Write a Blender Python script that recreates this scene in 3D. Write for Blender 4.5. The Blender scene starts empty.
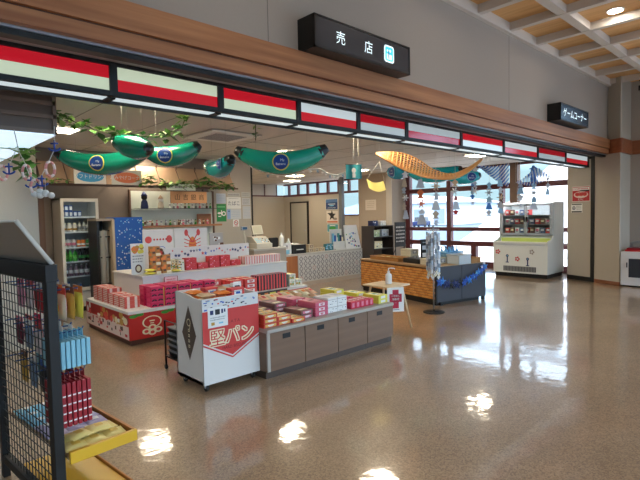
import bpy, bmesh, math, random
from math import sin, cos, pi, radians
from mathutils import Matrix, Vector

sc = bpy.context.scene
COL = sc.collection
rnd = random.Random(7)

# ---------------------------------------------------------------- camera, world, exposure
def look_matrix(loc, yaw, pitch, roll):
    fw = Vector((sin(yaw) * cos(pitch), cos(yaw) * cos(pitch), -sin(pitch)))
    rt = Vector((cos(yaw), -sin(yaw), 0))
    up = rt.cross(fw)
    r2 = cos(roll) * rt + sin(roll) * up
    u2 = -sin(roll) * rt + cos(roll) * up
    m = Matrix((r2, u2, -fw)).transposed().to_4x4()
    m.translation = loc
    return m

cam_d = bpy.data.cameras.new('camera')
cam = bpy.data.objects.new('camera', cam_d)
COL.objects.link(cam)
cam_d.sensor_width = 36.0
cam_d.lens = 483.2 / 640 * 36
cam_d.clip_start = 0.05
cam_d.clip_end = 2000
cam.matrix_world = look_matrix(Vector((0, 0, 1.6)), radians(43.19), radians(2.95), radians(-1.22))
sc.camera = cam

world = bpy.data.worlds.new('world')
sc.world = world
world.use_nodes = True
wn = world.node_tree.nodes
bg = wn['Background']
# bright overcast winter sky: pale cyan at the horizon, brighter overhead
_nt = world.node_tree
_tc = wn.new('ShaderNodeTexCoord'); _sp = wn.new('ShaderNodeSeparateXYZ'); _cr = wn.new('ShaderNodeValToRGB')
_cr.color_ramp.elements[0].position = 0.0; _cr.color_ramp.elements[0].color = (0.122, 0.172, 0.186, 1)
_cr.color_ramp.elements[1].position = 0.075; _cr.color_ramp.elements[1].color = (0.122, 0.172, 0.186, 1)
_e = _cr.color_ramp.elements.new(0.15); _e.color = (0.46, 0.74, 1.02, 1)
_e = _cr.color_ramp.elements.new(0.42); _e.color = (0.92, 0.94, 0.97, 1)
_e = _cr.color_ramp.elements.new(1.0); _e.color = (1.0, 0.99, 0.98, 1)
_nt.links.new(_tc.outputs['Generated'], _sp.inputs[0]); _nt.links.new(_sp.outputs['Z'], _cr.inputs['Fac'])
_nt.links.new(_cr.outputs['Color'], bg.inputs[0])
SKY_STRENGTH = 3.1
bg.inputs[1].default_value = SKY_STRENGTH

CEILING_LAMP = 27.0      # recessed shop ceiling panels
DOWNLIGHT = 40.0         # corridor downlights
vs = sc.view_settings
vs.view_transform = 'Standard'
vs.look = 'None'
vs.gamma = 1.0
vs.use_curve_mapping = False
vs.exposure = 0.75
try:
    sc.cycles.use_denoising = True
    sc.cycles.max_bounces = 8
    sc.cycles.sample_clamp_indirect = 6.0
except Exception:
    pass

# ---------------------------------------------------------------- materials
def lin(c):
    def f(x):
        return x / 12.92 if x <= 0.04045 else ((x + 0.055) / 1.055) ** 2.4
    return tuple(f(x) for x in c[:3]) + (1.0,)

def rgb(r, g, b):
    return lin((r / 255, g / 255, b / 255))

MATS = {}
def mat(name, col, rough=0.5, metal=0.0, emit=None, estr=0.0, var=0.0, scale=20.0, bump=0.0, coat=0.0, alpha=None):
    """principled with a procedural noise variation of colour and relief"""
    if name in MATS:
        return MATS[name]
    m = bpy.data.materials.new(name)
    m.use_nodes = True
    nt = m.node_tree
    b = nt.nodes['Principled BSDF']
    b.inputs['Base Color'].default_value = col
    b.inputs['Roughness'].default_value = rough
    b.inputs['Metallic'].default_value = metal
    if coat:
        b.inputs['Coat Weight'].default_value = coat
    if emit is not None:
        b.inputs['Emission Color'].default_value = emit
        b.inputs['Emission Strength'].default_value = estr
    if var > 0 or bump > 0:
        tc = nt.nodes.new('ShaderNodeTexCoord')
        nz = nt.nodes.new('ShaderNodeTexNoise')
        nz.inputs['Scale'].default_value = scale
        nz.inputs['Detail'].default_value = 4
        nt.links.new(tc.outputs['Object'], nz.inputs['Vector'])
        if var > 0:
            mx = nt.nodes.new('ShaderNodeMix')
            mx.data_type = 'RGBA'
            mx.inputs[6].default_value = tuple(max(0, c * (1 - var)) for c in col[:3]) + (1,)
            mx.inputs[7].default_value = tuple(min(1, c * (1 + var)) for c in col[:3]) + (1,)
            nt.links.new(nz.outputs['Fac'], mx.inputs[0])
            nt.links.new(mx.outputs[2], b.inputs['Base Color'])
        if bump > 0:
            bp = nt.nodes.new('ShaderNodeBump')
            bp.inputs['Strength'].default_value = bump
            bp.inputs['Distance'].default_value = 0.01
            nt.links.new(nz.outputs['Fac'], bp.inputs['Height'])
            nt.links.new(bp.outputs['Normal'], b.inputs['Normal'])
    MATS[name] = m
    return m

def wood(name, c1, c2, axis=0, rough=0.4, scale=3.0, coat=0.0):
    if name in MATS:
        return MATS[name]
    m = bpy.data.materials.new(name)
    m.use_nodes = True
    nt = m.node_tree
    b = nt.nodes['Principled BSDF']
    b.inputs['Roughness'].default_value = rough
    b.inputs['Coat Weight'].default_value = coat
    tc = nt.nodes.new('ShaderNodeTexCoord')
    mp = nt.nodes.new('ShaderNodeMapping')
    s = [scale * 12] * 3
    s[axis] = scale * 0.5
    mp.inputs['Scale'].default_value = s
    nz = nt.nodes.new('ShaderNodeTexNoise')
    nz.inputs['Scale'].default_value = 1.0
    nz.inputs['Detail'].default_value = 6
    cr = nt.nodes.new('ShaderNodeValToRGB')
    cr.color_ramp.elements[0].position = 0.3
    cr.color_ramp.elements[0].color = c1
    cr.color_ramp.elements[1].position = 0.7
    cr.color_ramp.elements[1].color = c2
    nt.links.new(tc.outputs['Object'], mp.inputs['Vector'])
    nt.links.new(mp.outputs['Vector'], nz.inputs['Vector'])
    nt.links.new(nz.outputs['Fac'], cr.inputs['Fac'])
    nt.links.new(cr.outputs['Color'], b.inputs['Base Color'])
    MATS[name] = m
    return m

def glass(name, tint=(0.95, 0.98, 1, 1), refl=0.08):
    if name in MATS:
        return MATS[name]
    m = bpy.data.materials.new(name)
    m.use_nodes = True
    nt = m.node_tree
    nt.nodes.clear()
    out = nt.nodes.new('ShaderNodeOutputMaterial')
    tr = nt.nodes.new('ShaderNodeBsdfTransparent')
    tr.inputs[0].default_value = tint
    gl = nt.nodes.new('ShaderNodeBsdfGlossy')
    gl.inputs['Roughness'].default_value = 0.02
    fr = nt.nodes.new('ShaderNodeFresnel')
    fr.inputs['IOR'].default_value = 1.25
    mx = nt.nodes.new('ShaderNodeMixShader')
    nt.links.new(fr.outputs[0], mx.inputs[0])
    nt.links.new(tr.outputs[0], mx.inputs[1])
    nt.links.new(gl.outputs[0], mx.inputs[2])
    nt.links.new(mx.outputs[0], out.inputs[0])
    MATS[name] = m
    return m

def speck(name, cols, scale, rough=0.5, kind='voronoi'):
    """random cells of several colours: printed wrappers, terrazzo, snow print"""
    if name in MATS:
        return MATS[name]
    m = bpy.data.materials.new(name)
    m.use_nodes = True
    nt = m.node_tree
    b = nt.nodes['Principled BSDF']
    b.inputs['Roughness'].default_value = rough
    tc = nt.nodes.new('ShaderNodeTexCoord')
    vo = nt.nodes.new('ShaderNodeTexVoronoi')
    vo.inputs['Scale'].default_value = scale
    sep = nt.nodes.new('ShaderNodeSeparateColor')
    cr = nt.nodes.new('ShaderNodeValToRGB')
    cr.color_ramp.interpolation = 'CONSTANT'
    els = cr.color_ramp.elements
    n = sum(w for _, w in cols)
    acc = 0
    for i, (c, w) in enumerate(cols):
        e = els[i] if i < 2 else els.new(min(0.999, acc / n))
        e.position = min(0.999, acc / n)
        e.color = c
        acc += w
    nt.links.new(tc.outputs['Object'], vo.inputs['Vector'])
    nt.links.new(vo.outputs['Color'], sep.inputs[0])
    nt.links.new(sep.outputs[0], cr.inputs['Fac'])
    nt.links.new(cr.outputs['Color'], b.inputs['Base Color'])
    MATS[name] = m
    return m

WHITE = rgb(232, 230, 224)
def P(name, r, g, b, rough=0.5, **k):
    return mat(name, rgb(r, g, b), rough, **k)

M_white = P('white_paint', 226, 226, 222, 0.45)
M_paper = P('white_paper', 235, 235, 232, 0.6)
M_black = P('black_plastic', 18, 18, 19, 0.55)
M_dark = P('dark_metal', 38, 36, 36, 0.35, metal=0.3)
M_wall = P('beige_wallpaper', 186, 177, 162, 0.8, var=0.04, scale=60, bump=0.05)
M_wall_up = P('grey_wallpaper', 172, 160, 148, 0.8, var=0.03, scale=40, bump=0.04)
M_wall_brown = P('taupe_wall', 122, 110, 100, 0.8, var=0.05, scale=30)
M_ceil = P('white_ceiling_board', 206, 202, 194, 0.85, var=0.03, scale=80)
M_wood = wood('orange_wood', rgb(150, 92, 56), rgb(190, 130, 84), 0, 0.5, 1.5)
M_wood_y = wood('orange_wood_side', rgb(128, 74, 46), rgb(158, 98, 62), 1, 0.35, 1.5)
M_tan = wood('tan_ceiling_wood', rgb(212, 160, 98), rgb(234, 186, 124), 1, 0.6, 1.2)
M_beam = P('pale_grey_paint', 214, 205, 194, 0.6)
M_red = P('red_print', 200, 30, 40, 0.45)
M_coral = P('coral_print', 216, 72, 66, 0.5)
M_pink = P('pink_print', 222, 120, 140, 0.5)
M_magenta = P('magenta_print', 205, 35, 85, 0.45)
M_yellow = P('yellow_print', 240, 205, 60, 0.5)
M_lemon = P('lemon_print', 232, 222, 90, 0.5)
M_orange = P('orange_print', 232, 130, 50, 0.5)
M_green = P('green_print', 60, 150, 70, 0.5)
M_blue = P('blue_print', 40, 90, 180, 0.5)
M_navy = P('navy_print', 26, 42, 96, 0.5)
M_sky = P('sky_blue_print', 130, 195, 222, 0.5)
M_gold = P('gold_print', 196, 150, 60, 0.35)
M_brown = P('brown_print', 104, 66, 46, 0.5)
M_cream = P('cream_print', 238, 226, 190, 0.6)
M_grey = P('grey_paint', 150, 150, 152, 0.5)
M_steel = P('brushed_steel', 180, 182, 186, 0.3, metal=0.8)
M_mull = P('maroon_window_frame', 92, 42, 48, 0.4)
M_glass = glass('window_glass')
M_string = P('pale_string', 205, 205, 200, 0.6)

# ---------------------------------------------------------------- mesh builder
GLYPHS = {}
def glyphs(s, bold=False):
    """flat mesh of a word, one unit high, centred on the origin"""
    if s in GLYPHS:
        return GLYPHS[s]
    cu = bpy.data.curves.new('lettering', 'FONT')
    cu.body = s
    cu.size = 1.0
    cu.resolution_u = 2
    cu.align_x = 'CENTER'
    cu.align_y = 'CENTER'
    o = bpy.data.objects.new('lettering', cu)
    COL.objects.link(o)
    bpy.context.view_layer.update()
    me = o.evaluated_get(bpy.context.evaluated_depsgraph_get()).to_mesh()
    v = [tuple(x.co) for x in me.vertices]
    f = [tuple(p.vertices) for p in me.polygons]
    o.evaluated_get(bpy.context.evaluated_depsgraph_get()).to_mesh_clear()
    bpy.data.objects.remove(o)
    bpy.data.curves.remove(cu)
    if v:
        xs = [a[0] for a in v]; ys = [a[1] for a in v]
        cx = (min(xs) + max(xs)) / 2; cy = (min(ys) + max(ys)) / 2
        v = [(a[0] - cx, a[1] - cy, 0) for a in v]
    GLYPHS[s] = (v, f)
    return v, f

def frame_M(o, xd, yd):
    xd = Vector(xd).normalized(); yd = Vector(yd).normalized()
    z = xd.cross(yd).normalized()
    yd = z.cross(xd)
    m = Matrix((xd, yd, z)).transposed().to_4x4()
    m.translation = Vector(o)
    return m

def FRONT(x, y, z):   # a face looking towards -Y
    return frame_M((x, y, z), (1, 0, 0), (0, 0, 1))
def LEFT(x, y, z):    # a face looking towards -X
    return frame_M((x, y, z), (0, -1, 0), (0, 0, 1))
def TOP(x, y, z):
    return frame_M((x, y, z), (1, 0, 0), (0, 1, 0))

class MB:
    def __init__(s):
        s.v = []; s.f = []; s.mi = []; s.mats = []; s.sm = []
    def idx(s, m):
        if m not in s.mats:
            s.mats.append(m)
        return s.mats.index(m)
    def add(s, vs_, fs, m, M=None, smooth=False):
        n = len(s.v)
        if M is None:
            s.v += [tuple(a) for a in vs_]
        else:
            s.v += [tuple(M @ Vector(a)) for a in vs_]
        i = s.idx(m)
        for f in fs:
            s.f.append(tuple(n + k for k in f)); s.mi.append(i); s.sm.append(smooth)
        return s
    def box(s, x0, y0, z0, x1, y1, z1, m, bev=0.0, M=None):
        if bev <= 0:
            v = [(x0, y0, z0), (x1, y0, z0), (x1, y1, z0), (x0, y1, z0), (x0, y0, z1), (x1, y0, z1), (x1, y1, z1), (x0, y1, z1)]
            f = [(0, 3, 2, 1), (4, 5, 6, 7), (0, 1, 5, 4), (1, 2, 6, 5), (2, 3, 7, 6), (3, 0, 4, 7)]
            return s.add(v, f, m, M)
        bm = bmesh.new()
        bmesh.ops.create_cube(bm, size=1)
        for q in bm.verts:
            q.co = Vector(((x0 + x1) / 2 + q.co.x * (x1 - x0), (y0 + y1) / 2 + q.co.y * (y1 - y0), (z0 + z1) / 2 + q.co.z * (z1 - z0)))
        bmesh.ops.bevel(bm, geom=bm.edges[:], offset=bev, segments=2, affect='EDGES', profile=0.6)
        bm.verts.index_update()
        v = [tuple(q.co) for q in bm.verts]
        f = [tuple(q.index for q in p.verts) for p in bm.faces]
        bm.free()
        return s.add(v, f, m, M)
    def poly(s, pts, m, M=None):
        return s.add(pts, [tuple(range(len(pts)))], m, M)
    def rect(s, w, h, m, M, cx=0, cy=0, z=0.0012):
        return s.add([(cx - w / 2, cy - h / 2, z), (cx + w / 2, cy - h / 2, z), (cx + w / 2, cy + h / 2, z), (cx - w / 2, cy + h / 2, z)], [(0, 1, 2, 3)], m, M)
    def oval(s, rx, ry, m, M, cx=0, cy=0, z=0.0012, n=24, a0=0, a1=2 * pi):
        pts = [(cx + rx * cos(a0 + (a1 - a0) * k / n), cy + ry * sin(a0 + (a1 - a0) * k / n), z) for k in range(n)]
        return s.poly(pts, m, M)
    def ring(s, r0, r1, m, M, cx=0, cy=0, z=0.0012, n=24, a0=0.0, a1=2 * pi, sy=1.0):
        v = []
        for k in range(n + 1):
            a = a0 + (a1 - a0) * k / n
            v += [(cx + r0 * cos(a), cy + sy * r0 * sin(a), z), (cx + r1 * cos(a), cy + sy * r1 * sin(a), z)]
        f = [(2 * k, 2 * k + 1, 2 * k + 3, 2 * k + 2) for k in range(n)]
        return s.add(v, f, m, M)
    def text(s, t, size, m, M, cx=0, cy=0, z=0.002, sx=1.0):
        v, f = glyphs(t)
        return s.add([(cx + a[0] * size * sx, cy + a[1] * size, z) for a in v], f, m, M)
    def line2(s, p, q, w, m, M, z=0.0016):
        a = Vector((p[0], p[1])); b = Vector((q[0], q[1]))
        d = (b - a)
        if d.length < 1e-6:
            return s
        n = Vector((-d.y, d.x)).normalized() * w / 2
        return s.add([(a.x - n.x, a.y - n.y, z), (b.x - n.x, b.y - n.y, z), (b.x + n.x, b.y + n.y, z), (a.x + n.x, a.y + n.y, z)], [(0, 1, 2, 3)], m, M)
    def cyl(s, p0, p1, r0, m, r1=None, n=12, caps=True, smooth=True):
        r1 = r0 if r1 is None else r1
        p0 = Vector(p0); p1 = Vector(p1)
        d = (p1 - p0).normalized()
        a = d.orthogonal().normalized(); b = d.cross(a)
        v = []
        for k in range(n):
            t = 2 * pi * k / n
            u = a * cos(t) + b * sin(t)
            v += [tuple(p0 + u * r0), tuple(p1 + u * r1)]
        f = [(2 * k, 2 * ((k + 1) % n), 2 * ((k + 1) % n) + 1, 2 * k + 1) for k in range(n)]
        s.add(v, f, m, None, smooth)
        if caps:
            i0 = len(s.v) - 2 * n
            i = s.idx(m)
            s.f.append(tuple(i0 + 2 * k for k in reversed(range(n)))); s.mi.append(i); s.sm.append(False)
            s.f.append(tuple(i0 + 2 * k + 1 for k in range(n))); s.mi.append(i); s.sm.append(False)
        return s
    def tube(s, pts, r, m, n=6, rs=None, flat=1.0):
        pts = [Vector(p) for p in pts]
        v = []; N = len(pts)
        up = Vector((0, 0, 1))
        for i, p in enumerate(pts):
            t = (pts[min(N - 1, i + 1)] - pts[max(0, i - 1)]).normalized()
            a = t.cross(up)
            if a.length < 1e-3:
                a = t.cross(Vector((0, 1, 0)))
            a.normalize(); b = a.cross(t)
            rr = rs[i] if rs else r
            for k in range(n):
                th = 2 * pi * k / n
                v.append(tuple(p + a * rr * cos(th) * flat + b * rr * sin(th)))
        f = []
        for i in range(N - 1):
            for k in range(n):
                k2 = (k + 1) % n
                f.append((i * n + k, i * n + k2, (i + 1) * n + k2, (i + 1) * n + k))
        f.append(tuple(reversed(range(n))))
        f.append(tuple((N - 1) * n + k for k in range(n)))
        return s.add(v, f, m, None, True)
    def lathe(s, prof, m, c=(0, 0, 0), n=16, smooth=True):
        v = []; f = []
        for (r, z) in prof:
            for k in range(n):
                a = 2 * pi * k / n
                v.append((c[0] + r * cos(a), c[1] + r * sin(a), c[2] + z))
        for i in range(len(prof) - 1):
            for k in range(n):
                k2 = (k + 1) % n
                f.append((i * n + k, i * n + k2, (i + 1) * n + k2, (i + 1) * n + k))
        f.append(tuple(reversed(range(n))))
        f.append(tuple((len(prof) - 1) * n + k for k in range(n)))
        return s.add(v, f, m, None, smooth)
    def ball(s, c, r, m, n=12, sz=1.0):
        k = n // 2
        prof = [(max(1e-4, r * sin(pi * i / k)), -r * sz * cos(pi * i / k)) for i in range(k + 1)]
        return s.lathe(prof, m, c, n)
    def sheet(s, fn, nu, nv, m, smooth=True):
        v = [tuple(fn(i / nu, j / nv)) for j in range(nv + 1) for i in range(nu + 1)]
        w = nu + 1
        f = [(j * w + i, j * w + i + 1, (j + 1) * w + i + 1, (j + 1) * w + i) for j in range(nv) for i in range(nu)]
        return s.add(v, f, m, None, smooth)
    def prism(s, pts, y0, y1, m, axis='y'):
        """outline in XZ (axis y) or YZ (axis x) or XY (axis z), pulled from y0 to y1"""
        n = len(pts)
        if axis == 'y':
            v = [(a, y0, b) for a, b in pts] + [(a, y1, b) for a, b in pts]
        elif axis == 'x':
            v = [(y0, a, b) for a, b in pts] + [(y1, a, b) for a, b in pts]
        else:
            v = [(a, b, y0) for a, b in pts] + [(a, b, y1) for a, b in pts]
        f = [tuple(range(n)), tuple(reversed(range(n, 2 * n)))]
        f += [(k, n + k, n + (k + 1) % n, (k + 1) % n) for k in range(n)]
        return s.add(v, f, m)
    def build(s, name, parent=None, loc=None, rz=None, label=None):
        me = bpy.data.meshes.new(name)
        me.from_pydata(s.v, [], s.f)
        for m in s.mats:
            me.materials.append(m)
        me.polygons.foreach_set('material_index', s.mi)
        me.polygons.foreach_set('use_smooth', s.sm)
        bm = bmesh.new(); bm.from_mesh(me)
        solid = [f for f in bm.faces if True]
        bm.to_mesh(me); bm.free()
        me.update()
        o = bpy.data.objects.new(name, me)
        COL.objects.link(o)
        if parent is not None:
            o.parent = parent
        if loc is not None:
            o.location = loc
        if rz is not None:
            o.rotation_euler = (0, 0, rz)
        if label:
            o['label'] = label
        return o

def tag(o, label, cat, group=None, kind=None):
    if label: o['label'] = label
    if cat: o['category'] = cat
    if group: o['group'] = group
    if kind: o['kind'] = kind
    return o

def thing(name, label, cat, loc=(0, 0, 0), rz=0.0, group=None):
    o = bpy.data.objects.new(name, None)
    o.empty_display_size = 0.1
    COL.objects.link(o)
    o.location = loc
    o.rotation_euler = (0, 0, rz)
    return tag(o, label, cat, group)

def struct(name, mb, parent=None):
    o = mb.build(name, parent)
    if parent is None:
        o['kind'] = 'structure'
    return o

def dup(root, loc, rz=None, label=None, group=None):
    r = root.copy(); COL.objects.link(r)
    r.location = loc
    if rz is not None:
        r.rotation_euler = (0, 0, rz)
    if label: r['label'] = label
    if group: r['group'] = group
    for ch in list(root.children):
        c = ch.copy(); COL.objects.link(c); c.parent = r
        for g in list(ch.children):
            d = g.copy(); COL.objects.link(d); d.parent = c
    return r
# ================================================================ SETTING
def floor_material():
    m = bpy.data.materials.new('polished_terrazzo_floor')
    m.use_nodes = True
    nt = m.node_tree
    b = nt.nodes['Principled BSDF']
    tc = nt.nodes.new('ShaderNodeTexCoord')
    vo = nt.nodes.new('ShaderNodeTexVoronoi'); vo.inputs['Scale'].default_value = 110
    sep = nt.nodes.new('ShaderNodeSeparateColor')
    cr = nt.nodes.new('ShaderNodeValToRGB')
    e = cr.color_ramp.elements
    e[0].position = 0.0; e[0].color = rgb(134, 110, 86)
    e[1].position = 1.0; e[1].color = rgb(182, 156, 126)
    k = e.new(0.45); k.color = rgb(160, 133, 104)
    nz = nt.nodes.new('ShaderNodeTexNoise'); nz.inputs['Scale'].default_value = 1.4; nz.inputs['Detail'].default_value = 5
    mx = nt.nodes.new('ShaderNodeMix'); mx.data_type = 'RGBA'; mx.blend_type = 'MULTIPLY'
    cr2 = nt.nodes.new('ShaderNodeValToRGB')
    cr2.color_ramp.elements[0].color = (0.80, 0.78, 0.75, 1); cr2.color_ramp.elements[1].color = (1, 1, 1, 1)
    cr2.color_ramp.elements[0].position = 0.3; cr2.color_ramp.elements[1].position = 0.6
    mx.inputs[0].default_value = 1
    L = nt.links.new
    L(tc.outputs['Object'], vo.inputs['Vector']); L(tc.outputs['Object'], nz.inputs['Vector'])
    L(vo.outputs['Color'], sep.inputs[0]); L(sep.outputs[0], cr.inputs['Fac'])
    L(nz.outputs['Fac'], cr2.inputs['Fac'])
    L(cr.outputs['Color'], mx.inputs[6]); L(cr2.outputs['Color'], mx.inputs[7])
    L(mx.outputs[2], b.inputs['Base Color'])
    b.inputs['Roughness'].default_value = 0.34
    b.inputs['IOR'].default_value = 1.5
    b.inputs['Coat Weight'].default_value = 1.0
    b.inputs['Coat IOR'].default_value = 1.65
    b.inputs['Coat Roughness'].default_value = 0.07
    n2 = nt.nodes.new('ShaderNodeTexNoise'); n2.inputs['Scale'].default_value = 7; n2.inputs['Detail'].default_value = 2
    bp = nt.nodes.new('ShaderNodeBump'); bp.inputs['Strength'].default_value = 0.10; bp.inputs['Distance'].default_value = 0.02
    L(tc.outputs['Object'], n2.inputs['Vector']); L(n2.outputs['Fac'], bp.inputs['Height'])
    L(bp.outputs['Normal'], b.inputs['Normal']); L(bp.outputs['Normal'], b.inputs['Coat Normal'])
    return m

M_floor = floor_material()
struct('floor', MB().box(-5, -4.2, -0.2, 12.9, 16.0, 0, M_floor))

# --- shop ceiling, with tile joints and cassette outlines
cb = MB().box(-5, 3.66, 2.9, 13.05, 16.0, 3.0, M_ceil)
M_joint = P('ceiling_joint', 150, 146, 138, 0.9)
for x in range(-4, 13, 1):
    cb.box(x - 0.006, 3.9, 2.897, x + 0.006, 15.9, 2.9, M_joint)
for y in range(5, 16, 2):
    cb.box(-5, y - 0.006, 2.8965, 12.9, y + 0.006, 2.9, M_joint)
struct('ceiling_shop', cb)

# --- corridor ceiling: tan boards behind a grid of pale beams
ob = MB().box(-5, -4.2, 4.29, 12.6, 3.5, 4.46, M_tan)
struct('ceiling_corridor', ob)
gb = MB()
XB = [5.94 + 0.905 * k for k in range(-12, 8)]
for x in XB:
    if x < 12.0:
        gb.box(x, -4.0, 4.18, x + 0.09, 3.24, 4.29, M_beam)
for k in range(0, 8):
    y = 2.53 - 0.905 * k
    gb.box(-5, y - 0.06, 4.185, 12.05, y + 0.06, 4.29, M_beam)
gb.box(-5, 3.24, 4.15, 11.45, 3.30, 4.29, M_beam)
struct('trim_1', gb)

# --- header wall over the shop front, wooden beam, soffit
hw = MB().box(-5, 3.30, 2.76, 11.60, 3.60, 4.40, M_wall_up)
for x in (2.55, 6.95):
    hw.box(x - 0.004, 3.2985, 3.04, x + 0.004, 3.30, 4.15, P('wall_joint', 128, 120, 112, 0.9))
hw.box(-5, 3.60, 2.752, 11.62, 3.82, 3.0, M_wall_up)
struct('wall_front', hw)
wb = MB()
wb.box(-5, 3.235, 2.855, 11.41, 3.30, 3.04, M_wood)
wb.box(-5, 3.26, 2.752, 11.46, 3.32, 2.845, M_wood)
wb.box(-5, 3.265, 2.845, 11.46, 3.30, 2.855, P('beam_groove', 74, 38, 22, 0.6))
struct('trim_2', wb)
rl = MB()
rl.box(-5, 3.32, 2.735, 11.5, 3.34, 2.752, M_steel)
rl.box(-5, 3.34, 2.70, 11.5, 3.43, 2.752, M_black)
rl.box(-5, 3.43, 2.742, 11.5, 3.62, 2.752, M_grey)
struct('trim_3', rl)

# --- slanting end wall with its dark door track and wooden band; pilaster; corridor end wall
def slant(a, b, z0, z1, th, m, mb):
    a = Vector((a[0], a[1], 0)); b = Vector((b[0], b[1], 0))
    d = (b - a).normalized(); n = Vector((d.y, -d.x, 0))
    if n.x > 0:
        n = -n                     # towards the viewer's side
    M = Matrix((d, -n, Vector((0, 0, 1)))).transposed().to_4x4(); M.translation = a
    L = (b - a).length
    mb.box(0, 0, z0, L, th, z1, m, 0, M)
    return M, L
A0, A1, A2 = (11.32, 3.03), (11.60, 3.62), (11.86, 4.24)
wp = MB()
slant(A0, A1, 0, 4.40, 0.04, M_wall, wp)
slant(A1, A2, 0, 2.9, 0.20, M_wall, wp)
wp.box(11.337, 3.03, 0, 12.1, 3.06, 4.40, M_wall)
wp.box(11.9, 4.12, 0, 12.9, 4.24, 2.9, M_wall)
struct('wall_right', wp)
M_band = wood('band_wood', rgb(140, 82, 54), rgb(166, 104, 70), 1, 0.4, 1.5)
bd = MB()
slant((11.267, 2.989), (11.49, 3.46), 2.75, 3.04, 0.028, M_band, bd)
bd.box(11.275, 2.985, 2.75, 12.05, 3.03, 3.04, M_band)
bd.box(12.0, 1.7, 2.75, 12.05, 2.985, 3.04, M_band)
struct('trim_4', bd)
dt = MB()
slant((11.572, 3.585), (11.612, 3.67), 0, 2.75, 0.06, M_black, dt)
dt.box(11.60, 3.60, 2.70, 11.66, 3.70, 2.752, M_black)
struct('trim_5', dt)
bs = MB()
slant((11.595, 3.645), (11.85, 4.24), 0, 0.10, 0.05, M_black, bs)
struct('baseboard_right', bs)
bs = MB()
slant((11.312, 3.03), (11.57, 3.58), 0, 0.08, 0.03, M_wood_y, bs)
bs.box(11.312, 3.018, 0, 12.05, 3.03, 0.08, M_wood_y)
struct('baseboard_front', bs)
er = MB().box(12.05, 1.7, 0, 12.25, 3.03, 4.46, M_wall_up)
er.box(12.05, -4.2, 0, 12.25, 1.7, 0.3, M_wall_up)
er.box(12.05, -4.2, 4.0, 12.25, 1.7, 4.46, M_wall_up)
for y in (-4.2, -2.2, -0.2):
    er.box(12.07, y, 0.3, 12.2, y + 0.12, 4.0, M_steel)
struct('window_added_daylight', MB().box(12.13, -4.1, 0.3, 12.14, 1.7, 4.0, M_glass))  # unseen window, added for bluish daylight on the upper wall
struct('wall_end', er)
# --- lobby behind the photographer: unseen wall, glazing enlarged and set near for more daylight
lb = MB()
lb.box(-5.2, -4.2, 0, 12.25, -4, 0.12, M_wall_up)
lb.box(-5.2, -4.2, 4.05, 12.25, -4, 4.46, M_wall_up)
for x in (-5.2, -2.3, 0.6, 3.5, 6.4, 9.3, 12.0):
    lb.box(x, -4.16, 0.12, x + 0.14, -4.04, 4.05, M_steel)
struct('wall_back', lb)
bgw = MB().box(-5.06, -4.12, 0.12, 12.0, -4.11, 4.05, M_glass)
struct('window_4', bgw)
lf = MB().box(-5.2, -4.2, 0, -5, 16.2, 4.46, M_wall)
struct('wall_left', lf)

# --- shop walls
sb = MB()
sb.box(-5, 9.62, 0, 6.78, 9.80, 2.9, M_wall_brown)
struct('wall_shop_rear', sb)
n1 = MB().box(5.62, 9.58, 0, 6.76, 9.62, 2.9, M_wall)
n1.box(6.76, 9.57, 0, 6.80, 9.80, 2.9, M_dark)
struct('trim_6', n1)
n2 = MB().box(6.62, 9.80, 0, 6.78, 15.95, 2.9, M_wall)
struct('wall_inner', n2)
n3 = MB().box(6.78, 15.9, 0, 13.05, 16.1, 2.42, M_wall)
n3.box(6.78, 15.9, 2.88, 13.05, 16.1, 2.9, M_wall)
n3.box(6.78, 15.88, 2.40, 12.9, 15.92, 2.45, M_mull)
n3.box(10.2, 15.9, 2.45, 12.5, 16.0, 2.88, P('pale_screen', 196, 194, 190, .7))
for x in [6.9 + 0.62 * k for k in range(11)]:
    if x < 12.9:
        n3.box(x, 15.9, 2.45, x + 0.06, 15.98, 2.9, M_mull)
struct('wall_far', n3)
n3g = MB().box(6.78, 15.96, 2.45, 12.9, 15.97, 2.88, M_glass)
struct('window_1', n3g)
# left column and brown wall near the drinks fridge
lc = MB().box(0.4, 6.9, 0, 1.60, 7.5, 2.9, M_wall)
struct('wall_column', lc)
bw = MB().box(1.75, 9.50, 0, 2.30, 9.62, 2.1, wood('brown_door', rgb(92, 66, 52), rgb(112, 82, 64), 2, 0.5, 1.2))
bw.box(2.20, 9.46, 1.0, 2.23, 9.50, 1.12, M_steel)
struct('door_2', bw)

# --- window wall at the far right: solid end with clerestory, pillar, tall glazing
XW = 12.9
ew = MB()
ew.box(XW, 12.62, 0, XW + 0.15, 15.9, 2.42, M_wall)                 # solid part with the door
ew.box(XW, 11.0, 0, XW + 0.15, 12.62, 1.55, M_wall)
ew.box(XW, 9.5, 0, XW + 0.15, 11.0, 2.9, M_wall)
struct('wall_window_side', ew)
pl = MB().box(12.2, 9.62, 0, 12.9, 11.05, 2.9, P('pillar_beige', 168, 154, 138, 0.8, var=0.03))
pl.box(12.19, 9.62, 0, 12.2, 9.85, 2.9, P('pillar_pale', 190, 184, 176, 0.7))
struct('wall_pillar', pl)
fr = MB()
fr.box(XW - 0.03, 11.0, 2.38, XW + 0.1, 15.9, 2.46, M_mull)
fr.box(XW - 0.02, 11.0, 2.84, XW + 0.1, 15.9, 2.9, M_mull)
for y in (11.05, 11.55, 12.1, 12.62, 13.2, 13.78, 14.36, 14.94, 15.52):
    fr.box(XW - 0.02, y, 2.46, XW + 0.06, y + 0.10, 2.84, M_mull)
fr.box(XW - 0.02, 11.0, 1.55, XW + 0.1, 12.62, 1.60, M_mull)
w2 = struct('window_2', fr)
MB().box(XW + 0.06, 11.0, 1.6, XW + 0.07, 15.9, 2.84, M_glass).build('pane', w2)
fr = MB()
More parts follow.
